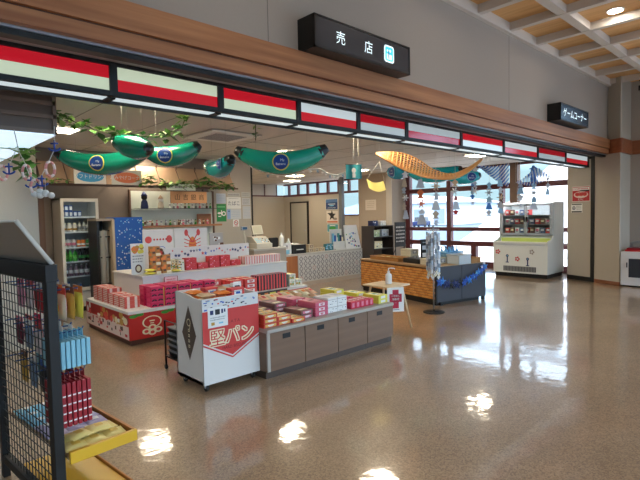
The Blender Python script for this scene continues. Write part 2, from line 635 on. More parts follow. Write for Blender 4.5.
for z0, z1 in ((0.0, 0.16), (0.60, 0.74), (1.04, 1.15), (2.22, 2.36), (2.84, 2.9)):
    fr.box(XW - 0.04, 4.24, z0, XW + 0.08, 9.6, z1, M_mull)
for y, w in ((9.42, 0.16), (7.92, 0.14), (6.28, 0.10), (4.24, 0.14)):
    fr.box(XW - 0.05, y, 0, XW + 0.1, y + w, 2.9, M_mull)
fr.box(XW - 0.05, 7.1, 0, XW + 0.1, 7.26, 0.7, M_mull)
fr.box(XW - 0.05, 8.75, 0, XW + 0.1, 8.9, 0.7, M_mull)
fr.box(XW - 0.10, 5.86, 0, XW + 0.1, 6.06, 2.9, P('brown_post', 128, 100, 82, 0.6))
w3 = struct('window_3', fr)
MB().box(XW + 0.03, 4.24, 0.1, XW + 0.04, 9.6, 2.88, M_glass).build('pane', w3)
# door in the far end wall
dr = MB()
dr.box(XW - 0.04, 14.42, 0, XW - 0.005, 15.40, 2.1, P('door_grey', 176, 172, 160, 0.6))
for a, b, c, d in ((14.36, 0, 14.42, 2.16), (15.40, 0, 15.46, 2.16), (14.36, 2.10, 15.46, 2.16)):
    dr.box(XW - 0.06, a, b, XW - 0.002, c, d, M_dark)
d1 = struct('door_1', dr)
MB().cyl((XW - 0.09, 14.55, 1.0), (XW - 0.04, 14.55, 1.0), 0.03, M_steel).build('door_handle', d1)
# free-standing grey metal post by the windows
t = thing('metal_post', 'slim grey metal post rising to the ceiling before the far window', 'post', (12.1, 11.75, 0))
MB().box(-0.07, -0.07, 0, 0.07, 0.07, 2.9, P('post_grey', 120, 124, 128, 0.4, metal=0.4), 0.008).build('shaft', t)
MB().box(-0.11, -0.11, 0, 0.11, 0.11, 0.02, M_dark).build('foot_plate', t)

# --- outdoors: snow field, bank, far hills, white hall, parked cars
M_snow = P('snow', 244, 244, 250, 0.9, var=0.02, scale=0.6, bump=0.2)
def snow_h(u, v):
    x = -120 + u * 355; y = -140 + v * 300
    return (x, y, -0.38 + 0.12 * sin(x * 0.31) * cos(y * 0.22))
tag(MB().sheet(snow_h, 120, 90, P('dimmed_snow_field', 92, 110, 128, 0.8, var=.15, scale=.05)).build('dimmed_snow_field'), 'wide distant snow field, coloured darker blue grey, outside the windows', 'ground', kind='structure')  # far snow, given a darker blue grey so it does not burn out
def near_h(u, v):
    x = 13.1 + u * 13 * (1 + .25 * sin(v * 17)); y = -20 + v * 50
    return (x, y, -0.22 + 0.05 * sin(x * 1.1) * cos(y * 0.9) - .2 * u * u)
tag(MB().sheet(near_h, 30, 60, M_snow).build('snow_ground'), 'white snow lying just outside the large windows', 'snow', kind='structure')
bk = MB()
def bank(u, v):
    x = 18.5 + 6.0 * v; y = 2.0 + u * 10.6
    h = 0.1 + min(4.2, max(0.0, (12.5 - y) * 0.85))
    return (x, y, -0.45 + (h + .3) * sin(pi * v) ** 0.8)
bk.sheet(bank, 24, 12, M_snow)
tag(bk.build('snow_bank'), 'high white snow bank sloping down outside the windows behind the ice cream freezer', 'snow bank')
hl = MB()
def hill(u, v):
    y = -200 + u * 700
    h = (9 + 7 * sin(u * 9) + 4 * sin(u * 23 + 1)) * v
    return (420 + 60 * v, y, -1 + h)
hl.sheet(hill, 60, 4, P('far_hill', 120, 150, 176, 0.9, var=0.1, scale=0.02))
tag(hl.build('hills'), 'low blue hills on the skyline beyond the snow', 'hills', kind='structure')
t = thing('airfield_hall', 'long white flat hall with a snowy roof far outside the left window', 'building', (76, 50, -0.4))
MB().box(-8, -9, 0, 8, 9, 3.6, P('hall_white', 214, 220, 228, 0.8, var=0.03)).build('wall', t)
MB().prism([(-9.6, 3.6), (9.6, 3.6), (0, 5.0)], -8.6, 8.6, M_snow, 'x').build('roof', t)
for i in range(4):
    MB().box(-8.05, -7 + 4 * i, 0.2, -7.98, -5 + 4 * i, 2.6, P('hall_door', 150, 165, 182, 0.7)).build('hall_door', t)
cars = (('dark blue car parked on the snow left of the snow bank', 54.5, 38.0, M_navy), ('dark grey car parked beyond the blue one on the snow', 59.0, 44.5, M_dark))
for lab, x, y, m in cars:
    t = thing('car', lab, 'car', (x, y, -0.36), 0.4)
    MB().box(-2.0, -0.8, 0.3, 2.0, 0.8, 0.85, m, 0.1).build('body', t)
    MB().prism([(-1.4, 0.86), (1.3, 0.86), (0.8, 1.4), (-1.0, 1.4)], -0.7, 0.7, P('car_glass', 40, 50, 60, 0.1)).build('cabin', t)
    for wx in (-1.3, 1.3):
        for wy in (-0.8, 0.62):
            MB().cyl((wx, wy, 0.32), (wx, wy + 0.18, 0.32), 0.32, M_black).build('wheel', t)
# ================================================================ SHOP FRONT
def lit(name, c, s):
    return mat(name, tuple(x * 0.6 for x in c[:3]) + (1,), 0.12, emit=c, estr=s)
fx = thing('fascia_sign', 'long black framed shop fascia of red and white lit panels under the wooden beam', 'sign', (0, 3.62, 2.5))
XD = [-2.18, -1.29, -0.41, 0.47, 1.37, 2.27, 3.15, 4.02, 4.90, 6.17, 7.45, 8.74, 10.04, 11.30]
YB = 0.0
fm = MB()
fm.box(XD[0], -0.005, 0.0, XD[-1] + 0.03, 0.05, 0.035, M_black)
fm.box(XD[0], -0.005, 0.215, XD[-1] + 0.03, 0.05, 0.25, M_black)
fm.box(XD[0], 0.05, 0.20, XD[-1] + 0.03, 0.20, 0.25, M_black)
fm.box(XD[0], 0.175, -0.02, XD[-1] + 0.03, 0.20, 0.20, M_black)
fm.box(XD[0], 0.0, -0.002, XD[-1] + 0.03, 0.035, 0.012, M_black)
for x in XD:
    fm.box(x - 0.028, -0.006, 0.0, x + 0.028, 0.05, 0.25, M_black)
    fm.box(x - 0.028, 0.05, -0.01, x + 0.028, 0.2, 0.03, M_black)
fm.build('frame', fx)
LEVEL = [1, 1, 1, 1, 1, 1, 1, .62, .62, 1.0, .95, .5, .95, 1.05]
for i in range(len(XD) - 1):
    x0, x1 = XD[i] + 0.028, XD[i + 1] - 0.028
    k = LEVEL[i]
    wc = rgb(205, 216, 188) if i < 6 else rgb(205, 216, 218)
    mw = lit('panel_white_%d' % i, wc, 0.40 * k)
    mr = lit('panel_red_%d' % i, rgb(196, 28, 42), 0.40 * k)
    top_red = (i % 2 == 0)
    # boundary p1 (index 3, X .47-1.37) is red above white
    top_red = (i % 2 == 1)
    pb = MB()
    pb.box(x0, 0.012, 0.035, x1, 0.04, 0.125, mw if top_red else mr)
    pb.box(x0, 0.012, 0.125, x1, 0.04, 0.215, mr if top_red else mw)
    pb.build('panel', fx, label='fascia panel, ' + ('red above white' if top_red else 'white above red'))
    df = lit('strip_light_%d' % i, rgb(214, 228, 232), 0.48 if k > .6 else .36)
    MB().box(x0, 0.06, 0.0, x1, 0.165, 0.012, df).build('strip_diffuser', fx)

def lit_letters(name, c, s):
    return mat(name, c, 0.4, emit=c, estr=s)
M_lw = lit_letters('lit_letters', rgb(228, 246, 250), 0.6)
M_lc = lit_letters('lit_cyan', rgb(60, 200, 232), 0.5)
M_face = P('sign_face', 66, 66, 70, 0.25)
M_face2 = P('sign_face_blue', 22, 28, 52, 0.25)
def hung_sign(name, label, x0, x1, z0, z1, yf, face):
    t = thing(name, label, 'sign', ((x0 + x1) / 2, 3.30, z0))
    w = (x1 - x0) / 2; h = z1 - z0; d = yf - 3.30
    b = MB()
    b.box(-w, d + 0.012, 0.02, w, 0.0, h, M_black)
    b.box(-w, d, 0.0, w, 0.0, 0.022, M_dark)
    b.box(-w, d, h - 0.015, w, d + 0.02, h, M_dark)
    b.box(-w, d, 0.0, -w + 0.02, d + 0.02, h, M_dark)
    b.box(w - 0.02, d, 0.0, w, d + 0.02, h, M_dark)
    b.build('housing', t)
    return t, w, h, d
t, w, h, d = hung_sign('shop_sign', 'black box sign with lit white shop characters and blue bag symbol above the beam', 2.88, 4.24, 3.045, 3.33, 3.08, M_face)
f = MB()
Mf = FRONT(0, d, h / 2)
f.rect(2 * w - 0.04, h - 0.036, M_face, Mf, z=-0.004)
f.build('face_plate', t)
g = MB()
g.text('売', 0.125, M_lw, Mf, -0.36, 0.0, 0.001)
g.text('店', 0.125, M_lw, Mf, 0.02, 0.0, 0.001)
g.build('lettering', t)
g = MB()
def rrect(mb, wq, hq, r, m, M, cx, cy, z):
    pts = []
    for (sx, sy, a) in ((1, 1, 0), (-1, 1, 90), (-1, -1, 180), (1, -1, 270)):
        for k in range(5):
            an = radians(a + 22.5 * k)
            pts.append((cx + sx * (wq / 2 - r) + r * cos(an), cy + sy * (hq / 2 - r) + r * sin(an), z))
    mb.poly(pts, m, M)
rrect(g, 0.155, 0.165, 0.03, M_lw, Mf, 0.33, 0, 0.001)
rrect(g, 0.12, 0.135, 0.02, M_lc, Mf, 0.33, 0, 0.002)
g.rect(0.05, 0.05, M_lw, Mf, 0.345, -0.03, 0.003)
g.rect(0.03, 0.055, M_lw, Mf, 0.305, -0.028, 0.003)
g.oval(0.015, 0.015, M_lw, Mf, 0.345, 0.032, 0.003)
g.oval(0.012, 0.012, M_lw, Mf, 0.303, 0.03, 0.003)
g.rect(0.012, 0.08, M_face, Mf, 0.322, -0.01, 0.0034)
g.build('symbol', t, label='rounded square symbol lit blue and white')

t, w, h, d = hung_sign('game_corner_sign', 'small black box sign with white lit game corner lettering near the right wall', 8.32, 9.60, 3.07, 3.35, 3.08, M_face2)
f = MB(); Mf = FRONT(0, d, h / 2)
f.rect(2 * w - 0.04, h - 0.036, M_face2, Mf, z=-0.004)
f.build('face_plate', t)
g = MB(); g.text('ゲームコーナー', 0.155, M_lw, Mf, 0.0, 0.0, 0.001)
g.build('lettering', t)

# --- lamps
def downlight(x, y, label):
    t = thing('ceiling_downlight', label, 'lamp', (x, y, 4.29), 0, 'corridor downlights')
    MB().lathe([(0.11, -0.012), (0.11, 0.0)], M_white, (0, 0, 0), 20).build('trim_ring', t)
    MB().lathe([(0.088, -0.016), (0.088, -0.0125)], mat('downlight_lens', rgb(255, 250, 240), 0.4, emit=rgb(255, 246, 232), estr=DOWNLIGHT), (0, 0, 0), 20).build('lens', t)
for (x, y) in ((7.55, 2.10), (4.85, 2.10), (2.10, 2.10), (7.55, -0.6), (4.85, -0.6), (2.10, -0.6), (10.25, -0.6)):  # only the first is in view, the rest are added for corridor light
    lab = 'round white downlight in the tan coffered ceiling at top right' if (x, y) == (7.55, 2.10) else 'unseen round downlight added to light the coffered corridor'
    downlight(x, y, lab)

M_lamp = mat('lamp_panel', rgb(255, 246, 226), 0.4, emit=rgb(255, 238, 208), estr=CEILING_LAMP)
def ceil_lamp(x, y, lab):
    t = thing('ceiling_light', lab, 'lamp', (x, y, 2.897), 0, 'shop ceiling lights')
    b = MB()
    for a in ((-.27, -.27, -.23, .27), (.23, -.27, .27, .27), (-.23, -.27, .23, -.23), (-.23, .23, .23, .27)):
        b.box(a[0], a[1], -0.02, a[2], a[3], -0.003, M_white)
    b.build('frame', t)
    MB().box(-0.23, -0.23, -0.014, 0.23, 0.23, -0.006, M_lamp).build('diffuser', t)
for x, y, lab in ((2.05, 7.55, 'square lit ceiling panel above the drinks fridge at left'), (6.25, 7.7, 'square lit ceiling panel above the long green inflatable banana'),
                  (6.1, 5.15, None), (4.0, 9.2, 'square lit ceiling panel near the back wall behind the left bananas'), (2.05, 5.0, None), (10.3, 5.6, None), (10.2, 12.0, None), (8.6, 13.2, None), (11.6, 13.8, None), (8.6, 10.8, None), (10.6, 9.6, None)):  # the last few are added to brighten the far wall
    ceil_lamp(x, y, lab or 'square lit shop ceiling panel behind the fascia, some deep ones added for light')
t = thing('air_conditioner_cassette', 'square white air conditioner grille flush in the shop ceiling', 'air conditioner', (4.2, 6.7, 2.893))
b = MB().box(-0.45, -0.45, -0.03, 0.45, 0.45, -0.003, M_white, 0.01)
b.build('panel', t)
b = MB()
for k in range(9):
    b.box(-0.28, -0.28 + 0.065 * k, -0.036, 0.28, -0.25 + 0.065 * k, -0.0305, M_grey)
b.build('grille', t)
# ceiling camera by the right wall corner
t = thing('security_camera', 'small dark security camera hanging below the coffered ceiling at the right edge', 'camera', (11.55, 2.72, 4.18))
MB().cyl((0, 0, 0), (0, 0, -0.12), 0.012, M_black).lathe([(0.05, -0.012), (0.05, 0)], M_black).build('mount', t)
MB().box(-0.12, -0.035, -0.22, 0.06, 0.035, -0.12, M_dark, 0.008).build('housing', t)
MB().cyl((-0.14, 0, -0.17), (-0.115, 0, -0.17), 0.026, M_black).build('lens', t)
MB().box(-0.03, -0.025, -0.36, 0.03, 0.025, -0.225, M_grey, 0.006).build('sensor', t)

# --- white cabinet at the right edge with a red top
t = thing('equipment_cabinet', 'white metal cabinet with dark glass door at the right edge beside the column', 'cabinet', (11.62, 2.72, 0))
MB().box(-0.32, -0.30, 0.03, 0.30, 0.28, 0.72, P('cabinet_white', 222, 222, 224, 0.4), 0.012).build('body', t)
Mf = LEFT(-0.322, 0, 0.40)
d = MB()
d.box(-0.335, -0.24, 0.16, -0.321, 0.19, 0.62, P('cabinet_white', 222, 222, 224, 0.4), 0.004)
dd = d.build('door', t)
MB().box(-0.339, -0.19, 0.20, -0.336, 0.13, 0.58, P('dark_glass', 52, 58, 68, 0.12)).build('door_glass', dd)
MB().box(-0.352, 0.15, 0.40, -0.336, 0.17, 0.50, M_dark, 0.003).build('handle', dd)
MB().box(-0.29, -0.27, 0.0, 0.27, 0.25, 0.03, M_dark).build('plinth', t)
tag(MB().box(-0.24, -0.26, 0.0, 0.24, 0.22, 0.035, M_red, 0.006).box(-0.2, -0.2, 0.035, 0.2, 0.2, 0.07, P('crimson', 150, 24, 40, 0.5), 0.01).build('red_mat', None, (11.60, 2.72, 0.721)), 'flat red cushion lying on the white cabinet at the right edge', 'cushion')
wr = MB()
for k in range(7):
    a = -0.12 + 0.04 * k
    wr.tube([(a, -0.1, 0), (a, -0.1, 0.10 + 0.02 * (k % 3)), (a, 0.1, 0.10 + 0.02 * (k % 2)), (a, 0.1, 0)], 0.004, M_steel, 5)
wr.tube([(-0.13, -0.1, 0.004), (0.13, -0.1, 0.004), (0.13, 0.1, 0.004), (-0.13, 0.1, 0.004), (-0.13, -0.1, 0.004)], 0.004, M_steel, 5)
tag(wr.build('wire_rack', None, (11.58, 2.78, 0.793)), 'small silver wire rack on the red topped cabinet', 'rack')

# --- posters on the slanting wall by the freezer
def poster_mb(w, h, bgm, fn):
    b = MB()
    M = FRONT(0, 0, 0)
    b.box(-w / 2, -0.002, -h / 2, w / 2, 0.0, h / 2, bgm)
    fn(b, frame_M((0, -0.0025, 0), (1, 0, 0), (0, 0, 1)), w, h)
    return b
def scribble(b, M, cx, cy, w, rows, dy, m, th=0.5, seed=1):
    r = random.Random(seed)
    for k in range(rows):
        x = cx - w / 2
        while x < cx + w / 2 - dy * 0.4:
            q = dy * r.uniform(0.25, 0.6)
            b.rect(q, dy * th * r.uniform(.6, 1), m, M, x + q / 2, cy - k * dy, 0.001)
            x += q + dy * 0.18
def crab_poster(b, M, w, h):
    b.rect(w * .96, h * .94, P('poster_red', 196, 40, 48, 0.5), M, 0, 0, 0.0005)
    b.rect(w * .92, h * .20, M_paper, M, 0, h * .33, 0.001)
    scribble(b, M, 0, h * .34, w * .84, 1, h * .13, M_red, .8, 3)
    b.rect(w * .5, h * .09, M_dark, M, w * .2, h * .20, 0.0015)
    b.oval(w * .40, h * .22, P('poster_pale', 236, 214, 204, .5), M, 0, -h * .05, 0.0016)
    for cx in (-.2, 0.02, .22):
        b.oval(w * .12, h * .13, M_coral, M, w * cx, -h * .02, 0.002)
        for s in (-1, 1):
            for k in range(3):
                b.line2((w * cx, -h * .02), (w * (cx + s * .14), h * (.12 - .12 * k)), w * .022, M_red, M, 0.0022)
    b.text('毛がに', h * .15, M_paper, M, 0, -h * .36, 0.0026)
ang = math.atan2(A2[1] - A1[1], A2[0] - A1[0])
def slant_pt(y, off=0.006):
    k = (y - A1[1]) / (A2[1] - A1[1])
    return (A1[0] + k * (A2[0] - A1[0]) - off * sin(ang), A1[1] + k * (A2[1] - A1[1]) + off * cos(ang))
px, py = slant_pt(3.90)
o = poster_mb(0.47, 0.34, M_paper, crab_poster).build('poster', None, (px, py, 1.95), ang + pi)
tag(o, 'red seafood poster with crab dishes on the beige wall right of the ice cream freezer', 'poster')
def small_notice(b, M, w, h):
    b.rect(w * .9, h * .10, M_dark, M, -w * .0, h * .40, .001)
    b.oval(w * .14, w * .14, M_navy, M, -w * .25, 0, .001)
    b.ring(w * .05, w * .09, M_paper, M, -w * .25, 0, .0015)
    scribble(b, M, w * .18, h * .2, w * .45, 3, h * .16, M_grey, .5, 5)
    b.rect(w * .9, h * .14, M_black, M, 0, -h * .40, .001)
px, py = slant_pt(4.0)
o = poster_mb(0.30, 0.21, M_paper, small_notice).build('notice', None, (px, py, 1.635), ang + pi)
tag(o, 'small white notice with dark round mark taped below the red seafood poster', 'notice')
# ================================================================ MESH RACK (left foreground)
RK = (0.648, 2.645); RKA = math.atan2(0.9, -0.08)           # along the mesh
t = thing('mesh_rack', 'black wire mesh merchandise rack with yellow base and tilted beige header in left foreground', 'rack', (RK[0], RK[1], 0), RKA)
# local x runs along the mesh away from the viewer, local -y is the merchandise side
RL = 0.90
b = MB(); b.box(-0.026, -0.024, 0.0, 0.026, 0.024, 1.38, M_black, 0.004); b.build('post', t)
b = MB(); b.box(RL - 0.022, -0.02, 0.0, RL + 0.022, 0.02, 1.38, M_black, 0.004); b.build('post', t)
b = MB(); b.box(-0.03, -0.028, 1.30, RL + 0.03, 0.028, 1.385, M_black, 0.004); b.build('top_rail', t)
b = MB(); b.box(0.03, -0.02, 0.10, RL - 0.03, 0.02, 0.15, M_black, 0.004); b.build('bottom_rail', t)
b = MB()
k = 0.05
while k < RL - 0.03:
    b.cyl((k, 0, 0.15), (k, 0, 1.30), 0.0028, M_black, n=5, caps=False); k += 0.05
k = 0.19
while k < 1.30:
    b.cyl((0.03, 0.004, k), (RL - 0.03, 0.004, k), 0.0028, M_black, n=5, caps=False); k += 0.05
b.build('mesh_panel', t)
M_beige_board = P('header_beige', 158, 148, 136, 0.6, var=0.03)
b = MB()
hd = [(0.0, -0.01, 1.385), (RL + 0.5, -0.01, 1.385), (RL + 0.5, 0.14, 1.60), (0.0, 0.14, 1.60)]
b.add(hd + [(x, y - 0.02, z) for x, y, z in hd], [(0, 1, 2, 3), (7, 6, 5, 4), (0, 4, 5, 1), (1, 5, 6, 2), (2, 6, 7, 3), (3, 7, 4, 0)], M_beige_board)
b.build('header_board', t)
b = MB(); b.tube([(-0.006, -0.012, 1.386), (-0.006, 0.135, 1.605)], 0.011, P('edge_white', 214, 210, 200, .4), 6)
b.tube([(-0.006, 0.14, 1.602), (RL + 0.5, 0.14, 1.602)], 0.006, P('edge_white', 214, 210, 200, .4), 6)
b.build('header_edge', t)
M_rack_y = P('rack_yellow', 226, 176, 44, 0.35, var=0.04, scale=8)
M_rack_o = P('rack_amber', 176, 112, 44, 0.4)
b = MB(); b.box(-0.06, -0.36, 0.02, RL - 0.2, -0.03, 0.13, M_rack_y, 0.006)
b.box(-0.06, -0.372, 0.02, RL - 0.2, -0.361, 0.145, M_rack_o, 0.003)
b.build('base', t)
b = MB(); b.box(-0.05, -0.36, 0.401, RL, -0.03, 0.412, P('tray_board', 168, 140, 112, .5))
b.build('tray', t)
b = MB(); b.box(-0.075, -0.38, 0.385, -0.052, -0.03, 0.445, M_rack_y, 0.003).build('tray_lip', t)
b = MB(); b.box(-0.05, -0.38, 0.385, RL, -0.362, 0.445, M_rack_o, 0.003).build('tray_edge', t)
RM = Matrix.Rotation(RKA, 4, 'Z'); RM.translation = Vector((RK[0], RK[1], 0))
def rk(x, y, z):
    return tuple(RM @ Vector((x, y, z)))
# pegs: rows of hooks along the mesh
PEGS = []
for zi, z in enumerate((1.235, 1.005, 0.785)):
    for k in range(5):
        x = 0.14 + 0.16 * k
        PEGS.append((x, z))
        b = MB(); b.tube([(x, -0.008, z), (x, -0.195, z), (x, -0.205, z + 0.018)], 0.004, P('hook_blue', 30, 74, 130, .4), 6)
        b.build('hook', t)
def slot_card(b, hw, z0, zh, m):
    # hanger card with an open slot around the hook at height zh
    b.box(-hw, -0.001, z0, hw, 0.001, zh - .010, m)
    b.box(-hw, -0.001, zh - .010, -.0065, 0.001, zh + .012, m); b.box(.0065, -0.001, zh - .010, hw, 0.001, zh + .012, m)
    b.box(-.0065, -0.001, zh + .0055, .0065, 0.001, zh + .012, m)
# hanging bags: each a thing.  local origin at the hole
def bag(name, label, group, w, h, th, m, mprint, cat='bag of sweets'):
    t = thing(name, label, cat, (0, 0, 0), 0, group)
    def fn(s):
        def g(u, v):
            a = (u - .5) * w; z = -0.015 - v * h
            k = max(0, sin(pi * u)) ** .5 * max(0, sin(pi * v)) ** .4
            return (a, s * th / 2 * k, z)
        return g
    b = MB(); b.sheet(fn(-1), 8, 8, m); b.sheet(fn(1), 8, 8, m)
    b.build('bag', t)
    b = MB(); slot_card(b, w / 2, -0.03, 0.006, mprint)
    b.build('header_card', t)
    b = MB(); M = FRONT(0, -th / 2 - 0.001, -0.015 - h * .5)
    b.oval(w * .3, h * .22, mprint, M, 0, 0, 0.0)
    b.build('print', t)
    return t
BAGC = {'yellow': (M_lemon, M_orange), 'ochre': (P('ochre_bag', 206, 158, 62, .45), M_brown), 'white': (P('milky_bag', 232, 214, 214, .4), M_coral), 'red': (P('red_bag', 190, 34, 44, .45), M_paper),
        'pink': (P('pink_bag', 216, 146, 166, .45), M_magenta), 'orange': (P('orange_bag', 224, 128, 54, .45), M_paper), 'wine': (P('wine_bag', 110, 22, 50, .45), M_pink), 'slate': (P('slate_bag', 122, 142, 166, .45), M_paper),
        'teal': (P('teal_bag', 96, 150, 160, .45), M_paper), 'black': (P('black_bag', 24, 26, 34, .4), M_blue)}
first = {}
def hang(colr, peg, yo, size, label, group):
    w, h = size
    key = (colr, size)
    if key not in first:
        q = bag('snack_bag', label, group, w, h, 0.028, *BAGC[colr]); first[key] = q
    else:
        q = dup(first[key], (0, 0, 0), None, label, group)
    q.location = rk(peg[0], yo, peg[1] - 0.006)
    q.rotation_euler = (0, 0, RKA)
row0 = [('yellow', 'ochre', 'white', 'yellow'), ('orange', 'yellow', 'orange'), ('red', 'orange', 'red'), ('white', 'red', 'white'), ('pink', 'wine', 'pink')]
place0 = ['on the peg nearest the black front post', 'on the second top peg behind the mesh', 'on the middle top peg behind the mesh', 'on the fourth top peg behind the mesh', 'on the farthest top peg of the mesh']
for k, cols in enumerate(row0):
    for i, c in enumerate(cols):
        n = ('frontmost', 'second', 'third', 'rearmost')[i]
        hang(c, PEGS[k], -0.185 + 0.042 * i, (0.115, 0.14), '%s %s snack bag hanging %s' % (n, c, place0[k]), 'snack bags on the top pegs')
row1 = [None, ('slate', 'teal', 'slate'), ('teal', 'slate', 'white'), ('slate', 'pink', 'slate'), ('pink', 'white', 'wine')]
for k, cols in enumerate(row1):
    if not cols: continue
    for i, c in enumerate(cols):
        n = ('frontmost', 'second', 'third')[i]
        hang(c, PEGS[5 + k], -0.185 + 0.05 * i, (0.12, 0.14), '%s %s snack bag hanging %s' % (n, c, place0[k].replace('top', 'middle row')), 'snack bags on the middle pegs')
row2 = [None, ('black', 'black'), ('slate', 'black'), ('wine', 'slate'), ('teal', 'ochre')]
for k, cols in enumerate(row2):
    if not cols: continue
    for i, c in enumerate(cols):
        n = ('front', 'rear')[i]
        hang(c, PEGS[10 + k], -0.18 + 0.08 * i, (0.12, 0.16), '%s %s snack bag hanging %s' % (n, c, place0[k].replace('top', 'lowest row')), 'snack bags on the lowest pegs')
# light blue flat boxes on the middle front peg
t0 = thing('slim_box', 'slim light blue box hanging in the row beside the black rack post', 'box', (0, 0, 0), 0, 'light blue boxes on the front peg')
b = MB(); b.box(-0.10, -0.010, -0.155, 0.10, 0.010, -0.012, P('ice_blue', 140, 196, 214, .35), 0.003)
b.rect(0.15, 0.07, M_paper, FRONT(0, -0.0102, -0.085))
b.rect(0.10, 0.03, M_blue, FRONT(0, -0.0115, -0.085))
b.build('carton', t0)
b = MB(); slot_card(b, .03, -.011, .016, M_sky); b.build('hang_tab', t0)
for i in range(7):
    q = t0 if i == 0 else dup(t0, (0, 0, 0))
    q.location = rk(PEGS[5][0], -0.188 + 0.0255 * i, PEGS[5][1] - 0.016); q.rotation_euler = (0, 0, RKA)
# red pouches with white dashed rows on the lowest front peg
t0 = thing('red_pouch', 'red pouch with rows of white dashes hanging in the front row above the tray', 'pouch', (0, 0, 0), 0, 'red pouches on the front peg')
b = MB()
M_pouch = P('pouch_red', 158, 22, 38, .4)
b.box(-0.085, -0.010, -0.245, 0.085, 0.010, -0.014, M_pouch, 0.004)
b.build('pouch', t0)
b = MB()
for r in range(4):
    for c in range(4):
        b.rect(0.026, 0.008, M_paper, FRONT(-0.06 + 0.04 * c, -0.0102, -0.08 - 0.045 * r))
        b.rect(0.026, 0.008, M_paper, frame_M((0.06 - 0.04 * c, 0.0102, -0.08 - 0.045 * r), (-1, 0, 0), (0, 0, 1)))
    b.rect(0.016, 0.008, M_paper, frame_M((0.0852, 0, -0.08 - 0.045 * r), (0, 1, 0), (0, 0, 1)))
    b.rect(0.016, 0.008, M_paper, frame_M((-0.0852, 0, -0.08 - 0.045 * r), (0, -1, 0), (0, 0, 1)))
b.build('dash_print', t0)
b = MB(); slot_card(b, .025, -.013, .016, M_pouch); b.build('hang_tab', t0)
for i in range(7):
    q = t0 if i == 0 else dup(t0, (0, 0, 0))
    q.location = rk(PEGS[10][0], -0.188 + 0.0255 * i, PEGS[10][1] - 0.016); q.rotation_euler = (0, 0, RKA)
# flat packets on the tray
def packet(name, label, cat, group, w, d, h, m, mp):
    t = thing(name, label, cat, (0, 0, 0), 0, group)
    b = MB()
    def g(s):
        def fn(u, v):
            k = max(0, sin(pi * u)) ** .45 * max(0, sin(pi * v)) ** .45
            return ((u - .5) * w, (v - .5) * d, (h / 2) + s * h / 2 * k)
        return fn
    b.sheet(g(1), 10, 8, m).sheet(g(-1), 10, 8, m)
    b.build('pillow_bag', t)
    b = MB(); b.box(-w / 2 - .008, -d / 2, h / 2 - .001, -w / 2 + .006, d / 2, h / 2 + .001, m).box(w / 2 - .006, -d / 2, h / 2 - .001, w / 2 + .008, d / 2, h / 2 + .001, m)
    b.build('seal', t)
    b = MB(); b.rect(w * .45, d * .35, mp, TOP(0, 0, h + .0005)); b.build('print', t)
    return t
M_lav = P('lavender_bag', 168, 160, 196, .4)
fp = packet('flat_packet', 'x', 'packet', 'yellow packets on the tray', 0.10, 0.115, 0.03, P('pale_lemon_bag', 236, 218, 138, .4), P('pale_gold_print', 224, 190, 90, .5))
fl = packet('flat_packet', 'x', 'packet', 'lavender packets on the tray', 0.10, 0.115, 0.03, M_lav, M_paper)
fb = packet('flat_packet', 'x', 'packet', 'pale blue packets on the tray', 0.10, 0.115, 0.03, M_sky, M_paper)
lst = [(fp, 0.03, -0.095, 0, 'yellow flat packet by the mesh in the row nearest the yellow lip'), (fp, 0.03, -0.190, 0, 'yellow flat packet in the middle of the tray in the row nearest the yellow lip'), (fp, 0.03, -0.295, 0, 'yellow flat packet by the amber tray edge in the row nearest the yellow lip'), (fp, 0.15, -0.085, 0, 'yellow flat packet by the mesh in the second row'), (fp, 0.15, -0.190, 0, 'yellow flat packet in the middle of the tray in the second row'), (fp, 0.15, -0.295, 0, 'yellow flat packet by the amber tray edge in the second row'), (fl, 0.27, -0.085, 0, 'lavender flat packet by the mesh in the row behind the yellow packets'), (fl, 0.27, -0.190, 0, 'lavender flat packet in the middle of the tray in the row behind the yellow packets'), (fl, 0.27, -0.295, 0, 'lavender flat packet by the amber tray edge in the row behind the yellow packets'), (fl, 0.39, -0.085, 0, 'lavender flat packet by the mesh in the second lavender row'), (fl, 0.39, -0.190, 0, 'lavender flat packet in the middle of the tray in the second lavender row'), (fl, 0.39, -0.295, 0, 'lavender flat packet by the amber tray edge in the second lavender row'), (fb, 0.51, -0.085, 0, 'pale blue flat packet by the mesh in the first pale blue row'), (fb, 0.51, -0.190, 0, 'pale blue flat packet in the middle of the tray in the first pale blue row'), (fb, 0.51, -0.295, 0, 'pale blue flat packet by the amber tray edge in the first pale blue row'), (fb, 0.63, -0.085, 0, 'pale blue flat packet by the mesh in the middle pale blue row'), (fb, 0.63, -0.190, 0, 'pale blue flat packet in the middle of the tray in the middle pale blue row'), (fb, 0.63, -0.295, 0, 'pale blue flat packet by the amber tray edge in the middle pale blue row'), (fb, 0.75, -0.085, 0, 'pale blue flat packet by the mesh in the farthest row'), (fb, 0.75, -0.190, 0, 'pale blue flat packet in the middle of the tray in the farthest row'), (fb, 0.75, -0.295, 0, 'pale blue flat packet by the amber tray edge in the farthest row'), (fp, 0.09, -0.24, 1, 'yellow flat packet atop others by the amber edge'), (fp, 0.08, -0.13, 1, 'yellow flat packet lying atop the others near the mesh'), (fl, 0.33, -0.25, 1, 'lavender flat packet lying atop the others')]
used = set()
for src, x, y, lev, lab in lst:
    q = src if src not in used else dup(src, (0, 0, 0))
    used.add(src)
    q['label'] = lab
    q.location = rk(x, y, 0.4135 + 0.0315 * lev); q.rotation_euler = (0, 0, RKA + 0.07 * ((len(used) * 7 + int(x * 100)) % 5 - 2))

